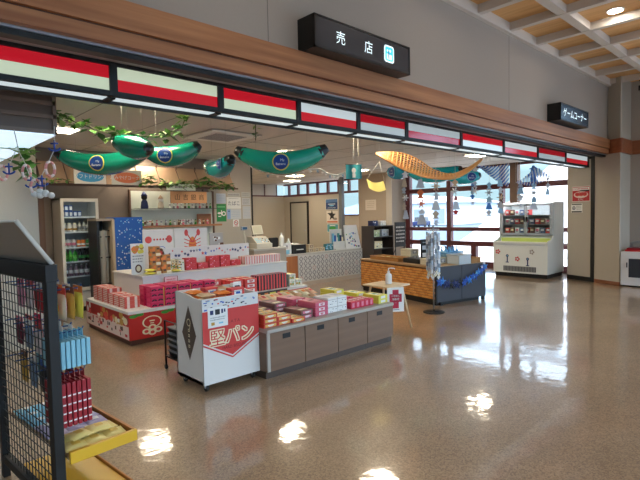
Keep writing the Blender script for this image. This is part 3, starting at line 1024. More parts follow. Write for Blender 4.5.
# ================================================================ LIT CANOPY BOX
t = thing('light_canopy', 'brown hanging canopy box with glowing white underside at upper left', 'canopy', (0.0, 5.4, 2.29))
M_can = P('canopy_brown', 108, 88, 76, 0.5, var=0.05)
M_can2 = P('canopy_trim', 128, 106, 92, 0.45)
b = MB()
b.box(-2.6, -1.10, 0.0, 1.13, -1.06, 0.36, M_can)
b.box(-2.6, -1.06, 0.32, 1.13, 1.42, 0.36, M_can)
b.box(1.09, -1.06, 0.0, 1.13, 1.42, 0.32, M_can)
b.build('body', t)
b = MB()
for z in (0.0, 0.12, 0.225, 0.325):
    b.box(-2.6, -1.125, z, 1.155, -1.10, z + 0.03, M_can2)
    b.box(1.13, -1.10, z, 1.155, 1.42, z + 0.03, M_can2 if z else P('canopy_edge', 176, 174, 168, .4))
b.box(1.13, -1.125, 0.0, 1.157, -1.10, 0.36, M_can2)
b.build('trim', t)
M_und = mat('canopy_diffuser', rgb(220, 236, 246), 0.4, emit=rgb(206, 228, 246), estr=0.62)
MB().box(-2.6, -1.112, -0.012, 1.143, 1.42, -0.001, M_und).build('diffuser', t)
b = MB()
for x in (0.2, 0.66):
    b.cyl((x, -0.95, -0.030), (x, 1.38, -0.030), 0.016, mat('tube_lamp', rgb(255, 255, 255), .4, emit=(1, 1, 1, 1), estr=2.0), n=10)
b.build('tube', t)
b = MB()
for y in (-0.2, 0.7):
    b.box(-2.6, y, -0.022, 1.13, y + 0.03, -0.0125, P('canopy_rib', 196, 206, 190, .4))
b.build('rib', t)
b = MB()
for x in (-0.8, 0.9):
    for y in (-0.8, 1.3):
        b.cyl((x, y, 0.36), (x, y, 0.611), 0.008, M_dark)
b.build('hanger', t)

# life ring and anchor garland under the canopy
t = thing('life_ring_garland', 'paper garland of small life rings and blue anchors hanging below the lit canopy', 'garland', (0.9, 4.15, 2.0))
pts = [(1.06, 3.99, 2.30), (1.055, 4.0, 2.13), (1.01, 4.02, 2.02), (0.975, 4.05, 1.94), (0.94, 4.08, 1.915), (0.905, 4.11, 1.95), (0.89, 4.14, 2.03), (0.86, 4.17, 2.12), (0.84, 4.19, 2.28)]
pts2 = [(0.84, 4.19, 2.12), (0.81, 4.21, 2.04), (0.78, 4.24, 2.02), (0.75, 4.27, 2.03), (0.71, 4.31, 2.10), (0.70, 4.32, 2.28)]
loc = Vector((0.9, 4.15, 2.0))
b = MB(); b.tube([Vector(p) - loc for p in pts], 0.003, M_string, 5); b.tube([Vector(p) - loc for p in pts2], 0.003, M_string, 5)
b.build('cord', t)
M_ringp = P('ring_pale', 236, 216, 210, .5); M_ringr = P('ring_pink', 224, 150, 146, .5)
def life_ring(c, tilt):
    b = MB(); c = Vector(c) - loc
    R_ = Matrix.Rotation(tilt, 3, 'Z')
    for k in range(8):
        a0 = 2 * pi * k / 8; q = []
        for j in range(4):
            a = a0 + (2 * pi / 8) * j / 3
            q.append(c + R_ @ Vector((0.034 * sin(a), 0, -0.065 + 0.054 * cos(a))))
        b.tube(q, 0.010, M_ringp if k % 2 else M_ringr, 7)
    b.build('life_ring', t)
for c, a in (((1.025, 4.015, 2.05), 0.3), ((0.895, 4.135, 2.03), 0.5), ((0.94, 4.08, 1.92), -0.1), ((0.765, 4.255, 2.03), 0.3)):
    life_ring(c, a)
M_anch = P('anchor_blue', 40, 78, 168, .5)
def anchor(c, s=0.72):
    b = MB(); c = Vector(c) - loc
    b.cyl(c, c + Vector((0, 0, -0.11 * s)), 0.006, M_anch, n=6)
    b.cyl(c + Vector((-0.03 * s, 0.02 * s, -0.025)), c + Vector((0.03 * s, -0.02 * s, -0.025)), 0.006, M_anch, n=6)
    pts = [c + Vector((0.05 * s * sin(a), -0.035 * s * sin(a), -0.11 * s - 0.0 + 0.045 * s * (1 - cos(a)))) for a in [(-1.2 + 0.4 * k) for k in range(7)]]
    b.tube(pts, 0.007, M_anch, 6)
    b.build('anchor', t)
for c in ((1.057, 4.0, 2.20), (0.975, 4.05, 1.94), (0.915, 4.10, 1.93), (0.71, 4.31, 2.10), (0.80, 4.22, 2.035)):
    anchor(c)
for c in ((0.96, 4.06, 1.80), (0.99, 4.03, 1.79)):
    b = MB(); cc = Vector(c) - loc
    for dx in (-.03, 0, .03):
        b.ball(cc + Vector((dx, -dx * .9, .02 if dx == 0 else 0)), 0.026, M_white, 10, .9)
    b.cyl(cc + Vector((0, 0, 0.03)), cc + Vector((0, 0, 0.13)), 0.002, M_string, n=4)
    b.build('cloud', t)
# ================================================================ BISCUIT DISPLAY BIN ON CASTERS (front of the shop)
t = thing('display_bin', 'white wheeled display bin with red chevron front selling hard biscuits', 'display bin', (2.475, 4.13, 0))
# local: x -0.31..0.31, y -0.25..0.26
W2 = 0.31
M_binw = P('bin_white', 224, 222, 218, 0.4)
b = MB()
side = [(-0.25, 0.07), (0.26, 0.07), (0.26, 0.89), (0.20, 0.895), (-0.02, 0.875), (-0.10, 0.86), (-0.25, 0.855)]
b.prism(side, -W2, -W2 + 0.015, M_binw, 'x')
b.prism(side, W2 - 0.015, W2, M_binw, 'x')
b.box(-W2, 0.245, 0.07, W2, 0.26, 0.89, M_binw)
b.box(-W2, -0.235, 0.07, W2, 0.245, 0.10, M_binw)
b.box(-W2 + .015, -0.235, 0.78, W2 - .015, 0.245, 0.80, M_binw)
b.build('body', t)
b = MB()
b.box(-W2, -0.252, 0.07, W2, -0.237, 0.86, M_binw, 0.003)
M = FRONT(0, -0.2525, 0)
zt, zr, zc = 0.745, 0.46, 0.30
M_chev = P('chevron_red', 206, 62, 58, 0.45)
b.poly([(-W2, zr, .0015), (0, zc, .0015), (W2, zr, .0015), (W2, zt, .0015), (-W2, zt, .0015)], M_chev, M)
b.line2((-W2, zr - .022), (0, zc - .022), .014, M_chev, M, .0012); b.line2((0, zc - .022), (W2, zr - .022), .014, M_chev, M, .0012)
# outlined lettering on the chevron
def outline_text(mb, s, size, m_out, m_in, M, cx, cy, sx=1.0):
    k = 0
    for dx in (-.010, 0, .010):
        for dy in (-.010, 0, .010):
            if dx or dy:
                mb.text(s, size, m_out, M, cx + dx, cy + dy, .0020 + .0003 * k, sx); k += 1
    mb.text(s, size, m_in, M, cx, cy, .0048, sx)
outline_text(b, '堅パン', .165, M_cream, M_chev, M, 0.0, 0.49)
b.text('HARD BISCUIT', .040, P('deep_red', 120, 20, 26, .5), M, 0.02, 0.382, .003)
b.text('K A T A', .04, P('deep_red', 120, 20, 26, .5), M, 0.02, 0.62, .003)
# upper white band with small blue and red print
rr = random.Random(5)
for k in range(34):
    x = rr.uniform(-.28, .28); z = rr.uniform(.755, .845)
    mm = rr.choice((M_sky, M_blue, M_navy, M_dark, M_coral))
    b.rect(rr.uniform(.012, .04), rr.uniform(.006, .014), mm, M, x, z, .0014)
b.build('front_panel', t, label='white front panel with red chevron')
b = MB(); Mq = LEFT(-W2 - 0.001, 0.0, 0)
b.poly([(0.0, .26, .001), (.135, .51, .001), (0.0, .78, .001), (-.135, .51, .001)], P('diamond_brown', 84, 68, 60, .5), Mq)
b.ring(.028, .036, M_cream, Mq, 0, .62, .002)
b.line2((0.03, .62), (0.018, .56), .008, M_cream, Mq, .002)
for k in range(4):
    b.rect(.030, .026, M_cream, Mq, 0, .545 - .05 * k, .002); b.rect(.018, .012, P('diamond_brown', 84, 68, 60, .5), Mq, 0, .545 - .05 * k, .0026)
b.build('diamond_sign', t, label='brown diamond shaped sign on the side')
b = MB(); b.box(-0.255, -0.257, 0.59, -0.045, -0.2535, 0.775, M_paper)
Mp = FRONT(-0.15, -0.2575, 0.68)
b.rect(.035, .04, M_navy, Mp, -.065, .05); b.rect(.05, .05, M_dark, Mp, -.005, .05); b.rect(.02, .04, M_navy, Mp, .045, .052); b.rect(.016, .03, M_navy, Mp, .072, .055)
scribble(b, Mp, 0, 0, .16, 2, .02, M_grey, .5, 4); b.rect(.035, .028, M_gold, Mp, -.055, -.055); b.rect(.045, .014, M_sky, Mp, .03, -.055)
b.build('price_card', t)
for cx in (-.26, .26):
    for cy in (-.2, .2):
        b = MB(); b.cyl((cx - .012, cy, .03), (cx + .012, cy, .03), .03, M_dark, n=14); b.box(cx - .018, cy - .012, .03, cx + .018, cy + .012, .07, M_steel)
        b.build('caster', t)
# contents
def carton(name, label, cat, group, w, d, h, body, front=None, top=None, side=None, seam=True, bev=0.004):
    """one closed product box; front looks to -y, side to -x"""
    t = thing(name, label, cat, (0, 0, 0), 0, group)
    b = MB(); b.box(-w / 2, -d / 2, 0, w / 2, d / 2, h, body, min(bev, h * .2))
    b.build('carton', t)
    if front or top or side:
        b = MB()
        if front: front(b, FRONT(0, -d / 2, h / 2), w, h)
        if side: side(b, LEFT(-w / 2, 0, h / 2), d, h)
        if top: top(b, TOP(0, 0, h), w, d)
        b.build('print', t)
    if seam:
        b = MB(); e = .0012
        b.box(-w / 2 - e, -d / 2 - e, h * .70, w / 2 + e, d / 2 + e, h * .70 + .003, P('lid_seam', 120, 96, 90, .7))  # thin darker band along the lid joint
        b.build('lid_edge', t)
    return t
def f_label(m1, m2=None, k=.6):
    def fn(b, M, w, h):
        b.rect(w * k, h * .62, m1, M, 0, 0, .001)
        if m2: b.rect(w * k * .55, h * .22, m2, M, 0, h * .06, .002); b.rect(w * k * .35, h * .12, m2, M, 0, -h * .18, .002)
    return fn
def f_stripes(m, n=4, fr=.5, vert=True):
    def fn(b, M, w, h):
        for i in range(n):
            if vert: b.rect(w / n * fr, h * .98, m, M, -w / 2 + w / n * (i + .5), 0, .001)
            else: b.rect(w * .98, h / n * fr, m, M, 0, -h / 2 + h / n * (i + .5), .001)
    return fn
def f_arches(m, n=3):
    def fn(b, M, w, h):
        for i in range(n):
            b.ring(w / n * .16, w / n * .42, m, M, -w / 2 + w / n * (i + .5), -h * .3, .001, 12, 0, pi, min(1.2, h / w * n * .9))
    return fn
def f_spots(ms, n=14, seed=2, s=.1):
    def fn(b, M, w, h):
        r = random.Random(seed)
        for i in range(n):
            q = min(w, h) * r.uniform(s * .5, s * 1.4)
            b.rect(q * r.uniform(.8, 2), q, r.choice(ms), M, r.uniform(-w * .42, w * .42), r.uniform(-h * .4, h * .4), .001 + .0002 * i)
    return fn
def place(src, pts, labs=None, rz=None):
    """first spot moves the original, the others get copies"""
    for i, p in enumerate(pts):
        q = src if i == 0 else dup(src, (0, 0, 0))
        q.location = p[:3]
        if len(p) > 3: q.rotation_euler = (0, 0, p[3])
        if labs: q['label'] = labs[i] if isinstance(labs, (list, tuple)) else labs
    return src
BX, BY = 2.475, 4.13
place(packet('biscuit_packet', 'x', 'packet', 'biscuit packets in the display bin', .13, .16, .05, M_orange, M_paper),
      [(BX - .19, BY + .10, .802), (BX - .19, BY + .10, .854), (BX - .02, BY - .12, .802), (BX - .02, BY - .12, .854)],
      ['orange biscuit packet at the bottom left of the white display bin', 'orange biscuit packet lying on another at the left of the display bin', 'orange biscuit packet at the bottom middle of the white display bin', 'orange biscuit packet on top near the middle of the display bin'], None)
place(packet('biscuit_packet', 'x', 'packet', 'biscuit packets in the display bin', .13, .16, .05, P('tan_pack', 214, 178, 140, .45), M_coral),
      [(BX + .12, BY + .13, .802), (BX + .12, BY + .13, .854), (BX - .20, BY - .13, .802), (BX - .20, BY - .13, .853)],
      ['tan biscuit packet low at the back of the display bin', 'tan biscuit packet on top at the back of the display bin', 'tan biscuit packet low by the left front of the display bin', 'tan biscuit packet on top by the left front of the display bin'], None)
place(carton('biscuit_box', 'x', 'box', 'biscuit boxes in the display bin', .15, .10, .10, M_coral, f_label(M_paper, M_blue)),
      [(BX + .16, BY - .08, .802), (BX + .0, BY + .14, .802)], ['red biscuit box with white label at the right of the display bin', 'red biscuit box with white label at the back of the display bin'])
place(carton('biscuit_box', 'x', 'box', 'biscuit boxes in the display bin', .10, .05, .13, M_paper, f_label(M_dark, M_sky)),
      [(BX + .24, BY + .03, .802)], ['white upright card box standing at the right end of the display bin'])

# ================================================================ LOW BROWN CABINETS WITH SLOPING GOODS
M_cab = wood('cabinet_taupe', rgb(112, 86, 68), rgb(130, 102, 82), 0, 0.45, 1.0)
M_cabtop = P('cabinet_top', 178, 170, 160, 0.5, var=0.03)
M_plinth = P('plinth_brown', 74, 60, 52, 0.5)
XC = [2.79, 3.28, 3.77, 4.26, 4.75]
for i in range(4):
    w = XC[i + 1] - XC[i] - 0.002
    lab = ['taupe low cabinet next to the white display bin', 'taupe low cabinet second from the display bin', 'taupe low cabinet third from the display bin', 'taupe low cabinet at the right end by the sanitiser table'][i]
    t = thing('low_cabinet', lab, 'cabinet', (XC[i], 3.75, 0), 0, 'row of low taupe cabinets')
    MB().box(0, 0.02, 0.07, w, 1.0, 0.455, M_cab).build('body', t)
    MB().box(0, 0.035, 0.0, w, 0.98, 0.07, M_plinth).build('plinth', t)
    d = MB(); x0 = 0.035 if i == 0 else 0.004
    d.box(x0, 0.0, 0.075, w - 0.004, 0.019, 0.452, M_cab, 0.002)
    dd = d.build('door', t)
    cx = x0 + (w - x0) * .45
    MB().box(cx - 0.05, -0.004, 0.375, cx + 0.05, 0.0, 0.425, M_black, 0.0015).build('handle', dd)
    if i == 0:
        MB().box(0.0, 0.0, 0.075, 0.033, 0.019, 0.452, M_cabtop).build('end_stile', t)
t = tag(MB().box(2.79, 3.745, 0.456, 4.755, 4.76, 0.49, M_cabtop, 0.003).build('long_worktop'), 'long pale worktop lying across the row of low taupe cabinets', 'worktop')
ZT = 0.4915
# oranges-yellow boxes at the near left
M_oy = P('box_amber', 224, 176, 92, .45); M_or = P('box_redbase', 206, 64, 44, .45)
def amber_top(b, M, w, d):
    for i in range(3):
        for j in range(3):
            b.rect(w * .2, d * .1, M_brown, M, -w * .33 + w * .33 * i, -d * .3 + d * .3 * j, .001)
            b.rect(w * .12, d * .18, M_cream, M, -w * .22 + w * .33 * i, -d * .2 + d * .3 * j, .0012)
ab = carton('sweet_box', 'flat amber and red sweet box in the stacks beside the display bin', 'box', 'amber sweet boxes', .17, .36, .045, M_or, f_label(M_oy, M_paper, .8), lambda b, M, w, d: (b.rect(w * .97, d * .97, M_oy, M, 0, 0, .0006), amber_top(b, M, w, d)), None, False)
place(ab, [(2.89, 4.0, ZT), (2.89, 4.0, ZT + .046), (3.065, 4.0, ZT), (3.065, 4.0, ZT + .046), (3.24, 3.98, ZT), (2.89, 4.0, ZT + .092)])
# dark brown boxes
db = carton('sweet_box', 'flat dark brown sweet box in the stacks right of the amber boxes', 'box', 'brown sweet boxes', .17, .30, .045, P('box_cocoa', 112, 76, 72, .45), f_label(M_pink, M_paper, .7), lambda b, M, w, d: (b.rect(w * .8, d * .3, P('cocoa_pink', 170, 116, 120, .5), M, 0, d * .1, .001), b.rect(w * .6, d * .2, M_cream, M, 0, -d * .25, .001)), None, False)
place(db, [(3.42, 4.02, ZT), (3.42, 4.02, ZT + .046), (3.33, 4.36, ZT), (3.33, 4.36, ZT + .046), (3.33, 4.36, ZT + .092), (3.15, 4.40, ZT), (3.15, 4.40, ZT + .046)])
pb_ = carton('sweet_box', 'flat pink sweet box in the three high stacks on the cabinet worktop', 'box', 'pink sweet boxes', .19, .30, .05, P('box_rose', 206, 92, 116, .45), f_label(M_paper, M_magenta, .45), lambda b, M, w, d: (b.rect(w * .8, d * .5, P('rose_light', 220, 130, 150, .5), M, 0, 0, .001), b.rect(w * .4, d * .16, M_brown, M, 0, d * .1, .002)), None, False)
place(pb_, [(3.62, 4.0, ZT + .051 * k) for k in range(3)] + [(3.81, 4.32, ZT + .051 * k) for k in range(2)] + [(3.60, 4.36, ZT + .051 * k) for k in range(3)])
wb_ = carton('gift_box', 'plain white gift box with small dark dot label on the cabinet worktop', 'box', 'white gift boxes', .15, .24, .085, M_paper, f_spots([M_navy, M_grey], 4, 8, .12), f_label(P('label_grey', 205, 205, 210, .5)), None, True)
place(wb_, [(3.82, 4.0, ZT), (3.82, 4.0, ZT + .086), (3.975, 4.0, ZT), (3.975, 4.0, ZT + .086)])
rb_ = carton('sweet_box', 'small crimson cube sweet box with pale square in the row by the yellow boxes', 'box', 'small crimson boxes', .075, .22, .085, P('box_crimson', 206, 40, 70, .45), f_label(P('rose_light', 220, 130, 150, .5), None, .5), f_label(P('rose_light', 220, 130, 150, .5), M_paper, .6), None, False)
place(rb_, [(4.12 + .08 * k, 3.95, ZT) for k in range(5)] + [(4.12 + .08 * k, 4.20, ZT) for k in range(4)])
yb_ = carton('sweet_box', 'flat lemon yellow sweet box at the right end of the cabinet worktop', 'box', 'lemon sweet boxes', .17, .26, .05, P('box_lemon', 226, 218, 84, .45), f_label(M_paper, None, .5), f_label(M_paper, M_green, .6), None, False)
place(yb_, [(4.64, 3.95, ZT), (4.64, 3.95, ZT + .051), (4.60, 4.28, ZT), (4.60, 4.28, ZT + .051), (4.36, 4.44, ZT), (4.36, 4.44, ZT + .051), (4.36, 4.44, ZT + .102)])
# rows of packets further back, raised by a sloping riser
t = tag(MB().prism([(4.52, ZT), (4.75, ZT), (4.75, ZT + .10), (4.52, ZT + .03)], 2.82, 4.25, M_cabtop, 'x').build('display_riser'), 'pale wedge shaped riser under the packets at the back of the worktop', 'riser')
kinds = [('pink', P('pk_rose', 222, 150, 168, .45), M_magenta), ('cream', P('pk_cream', 226, 206, 168, .45), M_orange), ('plum', P('pk_plum', 150, 86, 104, .45), M_paper), ('peach', P('pk_peach', 232, 180, 140, .45), M_red), ('tan', P('pk_tan', 190, 150, 110, .45), M_paper)]
spots_b = []
for i in range(11):
    spots_b.append((2.90 + .125 * i, 4.63))
pr_ = {}
for i, (x, y) in enumerate(spots_b):
    nm, m, mp = kinds[(0, 0, 2, 0, 3, 1, 3, 1, 4, 1, 3)[i]]
    for lev in range(2):
        if nm not in pr_:
            q = packet('sweet_packet', 'x', 'packet', 'packets on the worktop riser', .104, .17, .035, m, mp); pr_[nm] = q
        else:
            q = dup(pr_[nm], (0, 0, 0))
        q.location = (x, y + .005 * lev, ZT + .074 + .043 * lev)
        q.rotation_euler = (math.atan2(.07, .23), 0, 0)
        q['label'] = '%s packet on the wedge riser behind the %s' % (nm, 'amber boxes' if i < 3 else 'brown and pink boxes' if i < 7 else 'white and crimson boxes')
        q['group'] = '%s packets on the riser behind %s' % (nm, 'amber boxes' if i < 3 else 'brown and pink boxes' if i < 7 else 'white and crimson boxes')

# shopping basket trolley behind the bin
t = thing('basket_trolley', 'black shopping basket stack on a small wheeled frame left of the display bin', 'trolley', (2.40, 4.68, 0))
b = MB()
for sx in (-.14, .14):
    b.tube([(sx, -.18, .04), (sx, -.18, .52), (sx, .16, .52), (sx, .16, .04)], .011, M_dark, 7)
b.tube([(-.14, -.18, .14), (.14, -.18, .14)], .009, M_dark, 6); b.tube([(-.14, .16, .14), (.14, .16, .14)], .009, M_dark, 6)
b.box(-.15, -.17, .135, .15, .15, .149, M_dark)
b.build('frame', t)
for sx in (-.14, .14):
    for sy in (-.18, .16):
        MB().cyl((sx - .01, sy, .025), (sx + .01, sy, .025), .025, M_black).build('caster', t)
for k in range(5):
    b = MB(); z = .152 + .062 * k
    b.prism([(-.11, z), (.11, z), (.125, z + .055), (-.125, z + .055)], -.15, .13, M_black, 'y')
    b.box(-.132, -.158, z + .045, .132, .138, z + .056, P('basket_grey', 120, 122, 126, .5))
    b.build('basket', t)

# ================================================================ RED PRINTED ISLAND TABLE WITH TIERS
t = thing('display_island', 'low red printed display table with white top and raised white back tier', 'display table', (2.34, 6.02, 0))
LX, LY = 2.98, 1.60
M_isl = P('island_top', 214, 212, 208, .45)
M_redp = P('island_red', 196, 44, 40, .45)
b = MB(); b.box(.03, .03, 0, LX - .03, LY, .07, P('island_plinth', 84, 52, 40, .5)); b.build('plinth', t)
b = MB(); b.box(0, 0, .07, LX, LY, .40, M_redp)
b.build('body', t)
b = MB()
M = FRONT(0, 0, 0)
# front: emblem ring, leaves, strawberries, slices
b.ring(.11, .13, M_cream, M, .30, .27, .0015, 24, 0.0, 2 * pi, .62)
b.rect(.07, .016, M_cream, M, .30, .285, .0015); b.rect(.05, .012, M_cream, M, .30, .255, .0015)
for cx, cz in ((.06, .37), (.14, .385), (.48, .37), (.56, .385)):
    b.oval(.055, .022, P('leaf_print', 70, 150, 50, .5), M, cx, cz, .0015)
for cx, cz, r in ((.68, .27, .07), (.76, .33, .06), (.84, .25, .075)):
    b.oval(r, r * 1.1, P('berry', 214, 54, 50, .4), M, cx, cz, .0016)
for k, (cx, cz) in enumerate(((.22, .155), (.30, .135), (.38, .16), (.30, .20))):
    b.oval(.055, .038, M_cream, M, cx, cz, .0016 + .0003 * k); b.oval(.028, .02, M_coral, M, cx, cz, .0018 + .0003 * k)
b.rect(.12, .10, M_paper, M, .66, .13, .0016)
rr = random.Random(3)
for k in range(26):
    x = rr.uniform(1.0, LX - .1)
    b.oval(rr.uniform(.03, .06), rr.uniform(.03, .05), rr.choice((M_coral, M_cream, M_orange)), M, x, rr.uniform(.13, .35), .0014 + .0001 * k)
b.build('front_print', t)
b = MB()
Ml = LEFT(0, 0, 0)     # x of the frame runs to -Y
b.rect(LY - .02, .165, P('print_pale', 226, 204, 196, .5), Ml, -LY / 2, .16, .0012)
b.rect(LY - .02, .13, P('print_deepred', 168, 36, 36, .5), Ml, -LY / 2, .325, .0012)
for k in range(24):
    b.oval(rr.uniform(.03, .07), rr.uniform(.02, .05), rr.choice((M_coral, M_cream, M_gold, M_brown, M_paper)), Ml, -rr.uniform(.06, LY - .06), rr.uniform(.25, .37), .0016 + .0001 * k)
for k in range(26):
    b.rect(rr.uniform(.02, .09), rr.uniform(.02, .06), rr.choice((M_red, M_brown, M_dark, P('print_rose', 200, 120, 120, .5))), Ml, -rr.uniform(.06, LY - .08), rr.uniform(.11, .23), .0016 + .0001 * k)
b.build('side_print', t)
b = MB(); b.box(-.01, -.01, .401, LX + .01, LY, .44, M_isl, .004); b.build('table_top', t)
b = MB(); b.box(.42, .52, .441, LX, LY, .79, M_isl); b.box(.40, .50, .79, LX + .01, LY, .81, M_isl, .004); b.build('back_tier', t)
b = MB(); b.box(1.95, .002 - .02, .30, 2.55, -.012, .437, P('sign_board', 60, 44, 36, .5))
Ms = FRONT(2.25, -.0205, .365)
for k in range(12):
    b.rect(.07, .035, rr.choice((M_gold, M_lemon, M_orange, M_coral)), Ms, -.27 + .05 * k, rr.choice((-.035, .03)), .001)
b.build('product_sign', t)
IX, IY, IZ = 2.34, 6.02, .4415
# striped sweet boxes on the near left
sb_ = carton('sweet_box', 'red and white striped sweet box in the stacks at the left of the red table', 'box', 'striped boxes on the red table', .20, .16, .05, P('strip_red', 206, 84, 70, .45), f_stripes(P('strip_pale', 226, 204, 194, .5), 2, .35), f_label(P('strip_pale', 226, 204, 194, .5), M_coral, .8), f_stripes(P('strip_pale', 226, 204, 194, .5), 2, .5, False), False)
place(sb_, [(IX + .14, IY + .30 + .20 * j, IZ + .051 * k) for j in range(6) for k in range((3, 3, 3, 4, 4, 4)[j])])
mg_ = carton('sweet_box', 'magenta sweet box with black arches in the stacks on the red table front', 'box', 'magenta boxes on the red table', .17, .17, .066, M_magenta, f_arches(M_black, 2), f_label(P('mag_light', 220, 70, 110, .45), None, .8), f_label(P('mag_light', 220, 70, 110, .45)), False)
place(mg_, [(IX + .40 + .195 * i, IY + .12, IZ + .067 * k) for i in range(5) for k in range(4)] + [(IX + .40 + .195 * i, IY + .32, IZ + .067 * k) for i in range(4) for k in range(4)])
gb_ = carton('sweet_box', 'small gold sweet box between the magenta stacks on the red table', 'box', 'gold boxes on the red table', .017, .14, .25, M_gold, None, None, None, False)
place(gb_, [(IX + .4975, IY + .12, IZ), (IX + .6925, IY + .12, IZ), (IX + .8875, IY + .12, IZ)])
t = thing('price_stand', 'thin red framed price stand above the magenta boxes on the red table', 'price stand', (IX + .62, IY + .30, IZ + .225))
t.location = (IX + .80, IY + .45, IZ)
b = MB()
b.tube([(-.1, 0, .0), (-.1, 0, .33), (.1, 0, .33), (.1, 0, 0)], .005, P('frame_red', 150, 40, 44, .4), 6); b.box(-.11, -.02, 0, .11, .02, .006, M_red)
b.build('frame', t)
b = MB(); b.box(-.095, -.002, .24, .095, .002, .325, P('card_pink', 226, 190, 190, .5)); scribble(b, FRONT(0, -.0022, .28), 0, .01, .14, 2, .03, M_red, .5, 9); b.build('card', t)
# coral boxes and cards to the right, partly hidden by the bin
cb_ = carton('sweet_box', 'coral sweet box with white label in the row right of the magenta boxes', 'box', 'coral boxes on the red table', .22, .17, .07, M_coral, f_label(M_paper, M_red), f_label(M_cream, M_coral, .7), None, False)
place(cb_, [(IX + 1.40 + .25 * i, IY + .14, IZ + .071 * k) for i in range(3) for k in range((2, 3, 3)[i])] + [(IX + 1.40 + .25 * i, IY + .36, IZ + .071 * k) for i in range(3) for k in range(3)])
sk_ = carton('sweet_box', 'black and pink striped sweet box standing at the right of the island', 'box', 'black striped boxes on the island', .11, .20, .235, P('strip_black', 40, 30, 36, .4), f_stripes(M_coral, 2, .5), f_stripes(M_pink, 2, .4), f_stripes(M_pink, 3, .4), False)
place(sk_, [(IX + 2.10 + .115 * i, IY + .17, IZ) for i in range(5)])
wk_ = carton('gift_box', 'small white box lying at the right end of the island front', 'box', 'white boxes on the island front', .13, .20, .10, P('box_pearl', 222, 220, 206, .45), f_spots([M_gold, M_green], 6, 2, .2), f_label(M_lemon, None, .7), None, True)
place(wk_, [(IX + 2.74, IY + .17, IZ), (IX + 2.88, IY + .17, IZ), (IX + 2.74, IY + .17, IZ + .101)])
# small sweet-packets hiding the tier front
ZU = .8115
UY = IY + .50
# --- on the upper tier: gold towers, standing packs, red boxes, star banner, poster boards
gt = carton('sweet_pack', 'x', 'pack', 'gold packs on the white tier', .13, .10, .13, P('pack_gold', 186, 128, 58, .4), f_spots([M_brown, M_brown, M_orange, M_gold, M_cream], 9, 4, .22), f_label(M_orange, M_brown, .7), f_spots([M_brown, M_orange], 5, 6, .3), False)
place(gt, [(IX + .66, UY + .16, ZU), (IX + .66, UY + .16, ZU + .131), (IX + .66, UY + .16, ZU + .262), (IX + .81, UY + .15, ZU), (IX + .81, UY + .15, ZU + .131)],
      ['gold pack at the bottom of the left gold tower on the white tier', 'gold pack in the middle of the left gold tower', 'gold pack topping the left gold tower', 'gold pack under another beside the gold tower', 'gold pack on top of the lower pair beside the tower'])
ys_ = packet('sweet_packet', 'x', 'packet', 'yellow packets on the white tier', .12, .16, .04, M_lemon, M_orange)
place(ys_, [(IX + .56, UY + .10, ZU), (IX + .56, UY + .10, ZU + .042), (IX + .96, UY + .12, ZU)],
      ['yellow packet low at the left corner of the white tier', 'yellow packet lying on another at the left corner of the tier', 'yellow packet lying right of the gold packs on the tier'])
t = thing('display_card', 'white card with golden sweets picture standing at the left of the tier', 'display card', (IX + .47, UY + .28, ZU))
b = MB(); b.box(-.10, -.008, 0, .10, .008, .44, M_paper); b.build('board', t)
b = MB(); M = FRONT(0, -.008, .22)
for k in range(12):
    b.oval(.032, .028, rr.choice((M_gold, M_orange, M_lemon)), M, rr.uniform(-.07, .07), rr.uniform(.10, .19), .001 + .0002 * k)
scribble(b, M, 0, .04, .16, 3, .04, M_grey, .5, 6); b.oval(.05, .06, M_brown, M, 0, -.14, .001); b.oval(.03, .04, M_cream, M, 0, -.14, .0014)
b.build('print', t)
MB().prism([(.008, 0), (.10, 0), (.008, .25)], -.01, .01, M_paper, 'x').build('strut', t)
rs_ = carton('sweet_box', 'red sweet box with white corner on the white tier before the star banner', 'box', 'red boxes on the white tier', .18, .12, .09, P('tier_red', 198, 46, 50, .45), f_spots([M_coral, M_coral, M_pink, M_paper], 7, 4, .16), f_label(M_coral, M_paper, .8), f_label(M_coral, M_red, .5), False)
place(rs_, [(IX + 1.24 + .20 * i, UY + .22, ZU + .091 * k) for i in range(5) for k in range((2, 1, 2, 2, 1)[i])])
ws_ = carton('sweet_pack', 'white sweet pack with green and blue print on the white tier', 'pack', 'white printed packs on the tier', .09, .07, .17, P('pack_white', 222, 218, 200, .45), f_spots([M_green, M_navy, M_gold, M_dark], 12, 4, .18), f_label(M_green, None, .6), f_spots([M_green, M_navy], 6, 2, .2), False)
place(ws_, [(IX + 1.06, UY + .16, ZU), (IX + 1.06, UY + .26, ZU), (IX + 1.06, UY + .36, ZU)])
ss_ = carton('sweet_box', 'pale pink striped sweet box in the row at the right of the white tier', 'box', 'pink striped boxes on the tier', .10, .22, .13, P('stripe_pale', 224, 210, 206, .45), f_stripes(P('stripe_rose', 206, 130, 126, .5), 2, .45), f_stripes(P('stripe_rose', 206, 130, 126, .5), 2, .45), f_stripes(P('stripe_rose', 206, 130, 126, .5), 3, .45), False)
place(ss_, [(IX + 2.24 + .105 * i, UY + .22, ZU) for i in range(7)])
def star(b, M, cx, cy, r, m, z=.0012):
    pts = []
    for k in range(10):
        a = pi / 2 + k * pi / 5
        q = r if k % 2 == 0 else r * .42
        pts.append((cx + q * cos(a), cy + q * sin(a), z))
    b.add([(cx, cy, z)] + pts, [(0, 1 + k, 1 + (k + 1) % 10) for k in range(10)], m, M)
t = thing('star_banner', 'white banner board with blue and red stars standing along the white tier', 'banner', (IX + 1.75, UY + .50, ZU))
b = MB(); b.box(-.78, -.01, 0, .78, .01, .33, P('banner_white', 222, 218, 216, .6), .003); b.build('board', t)
b = MB(); M = FRONT(0, -.01, .165)
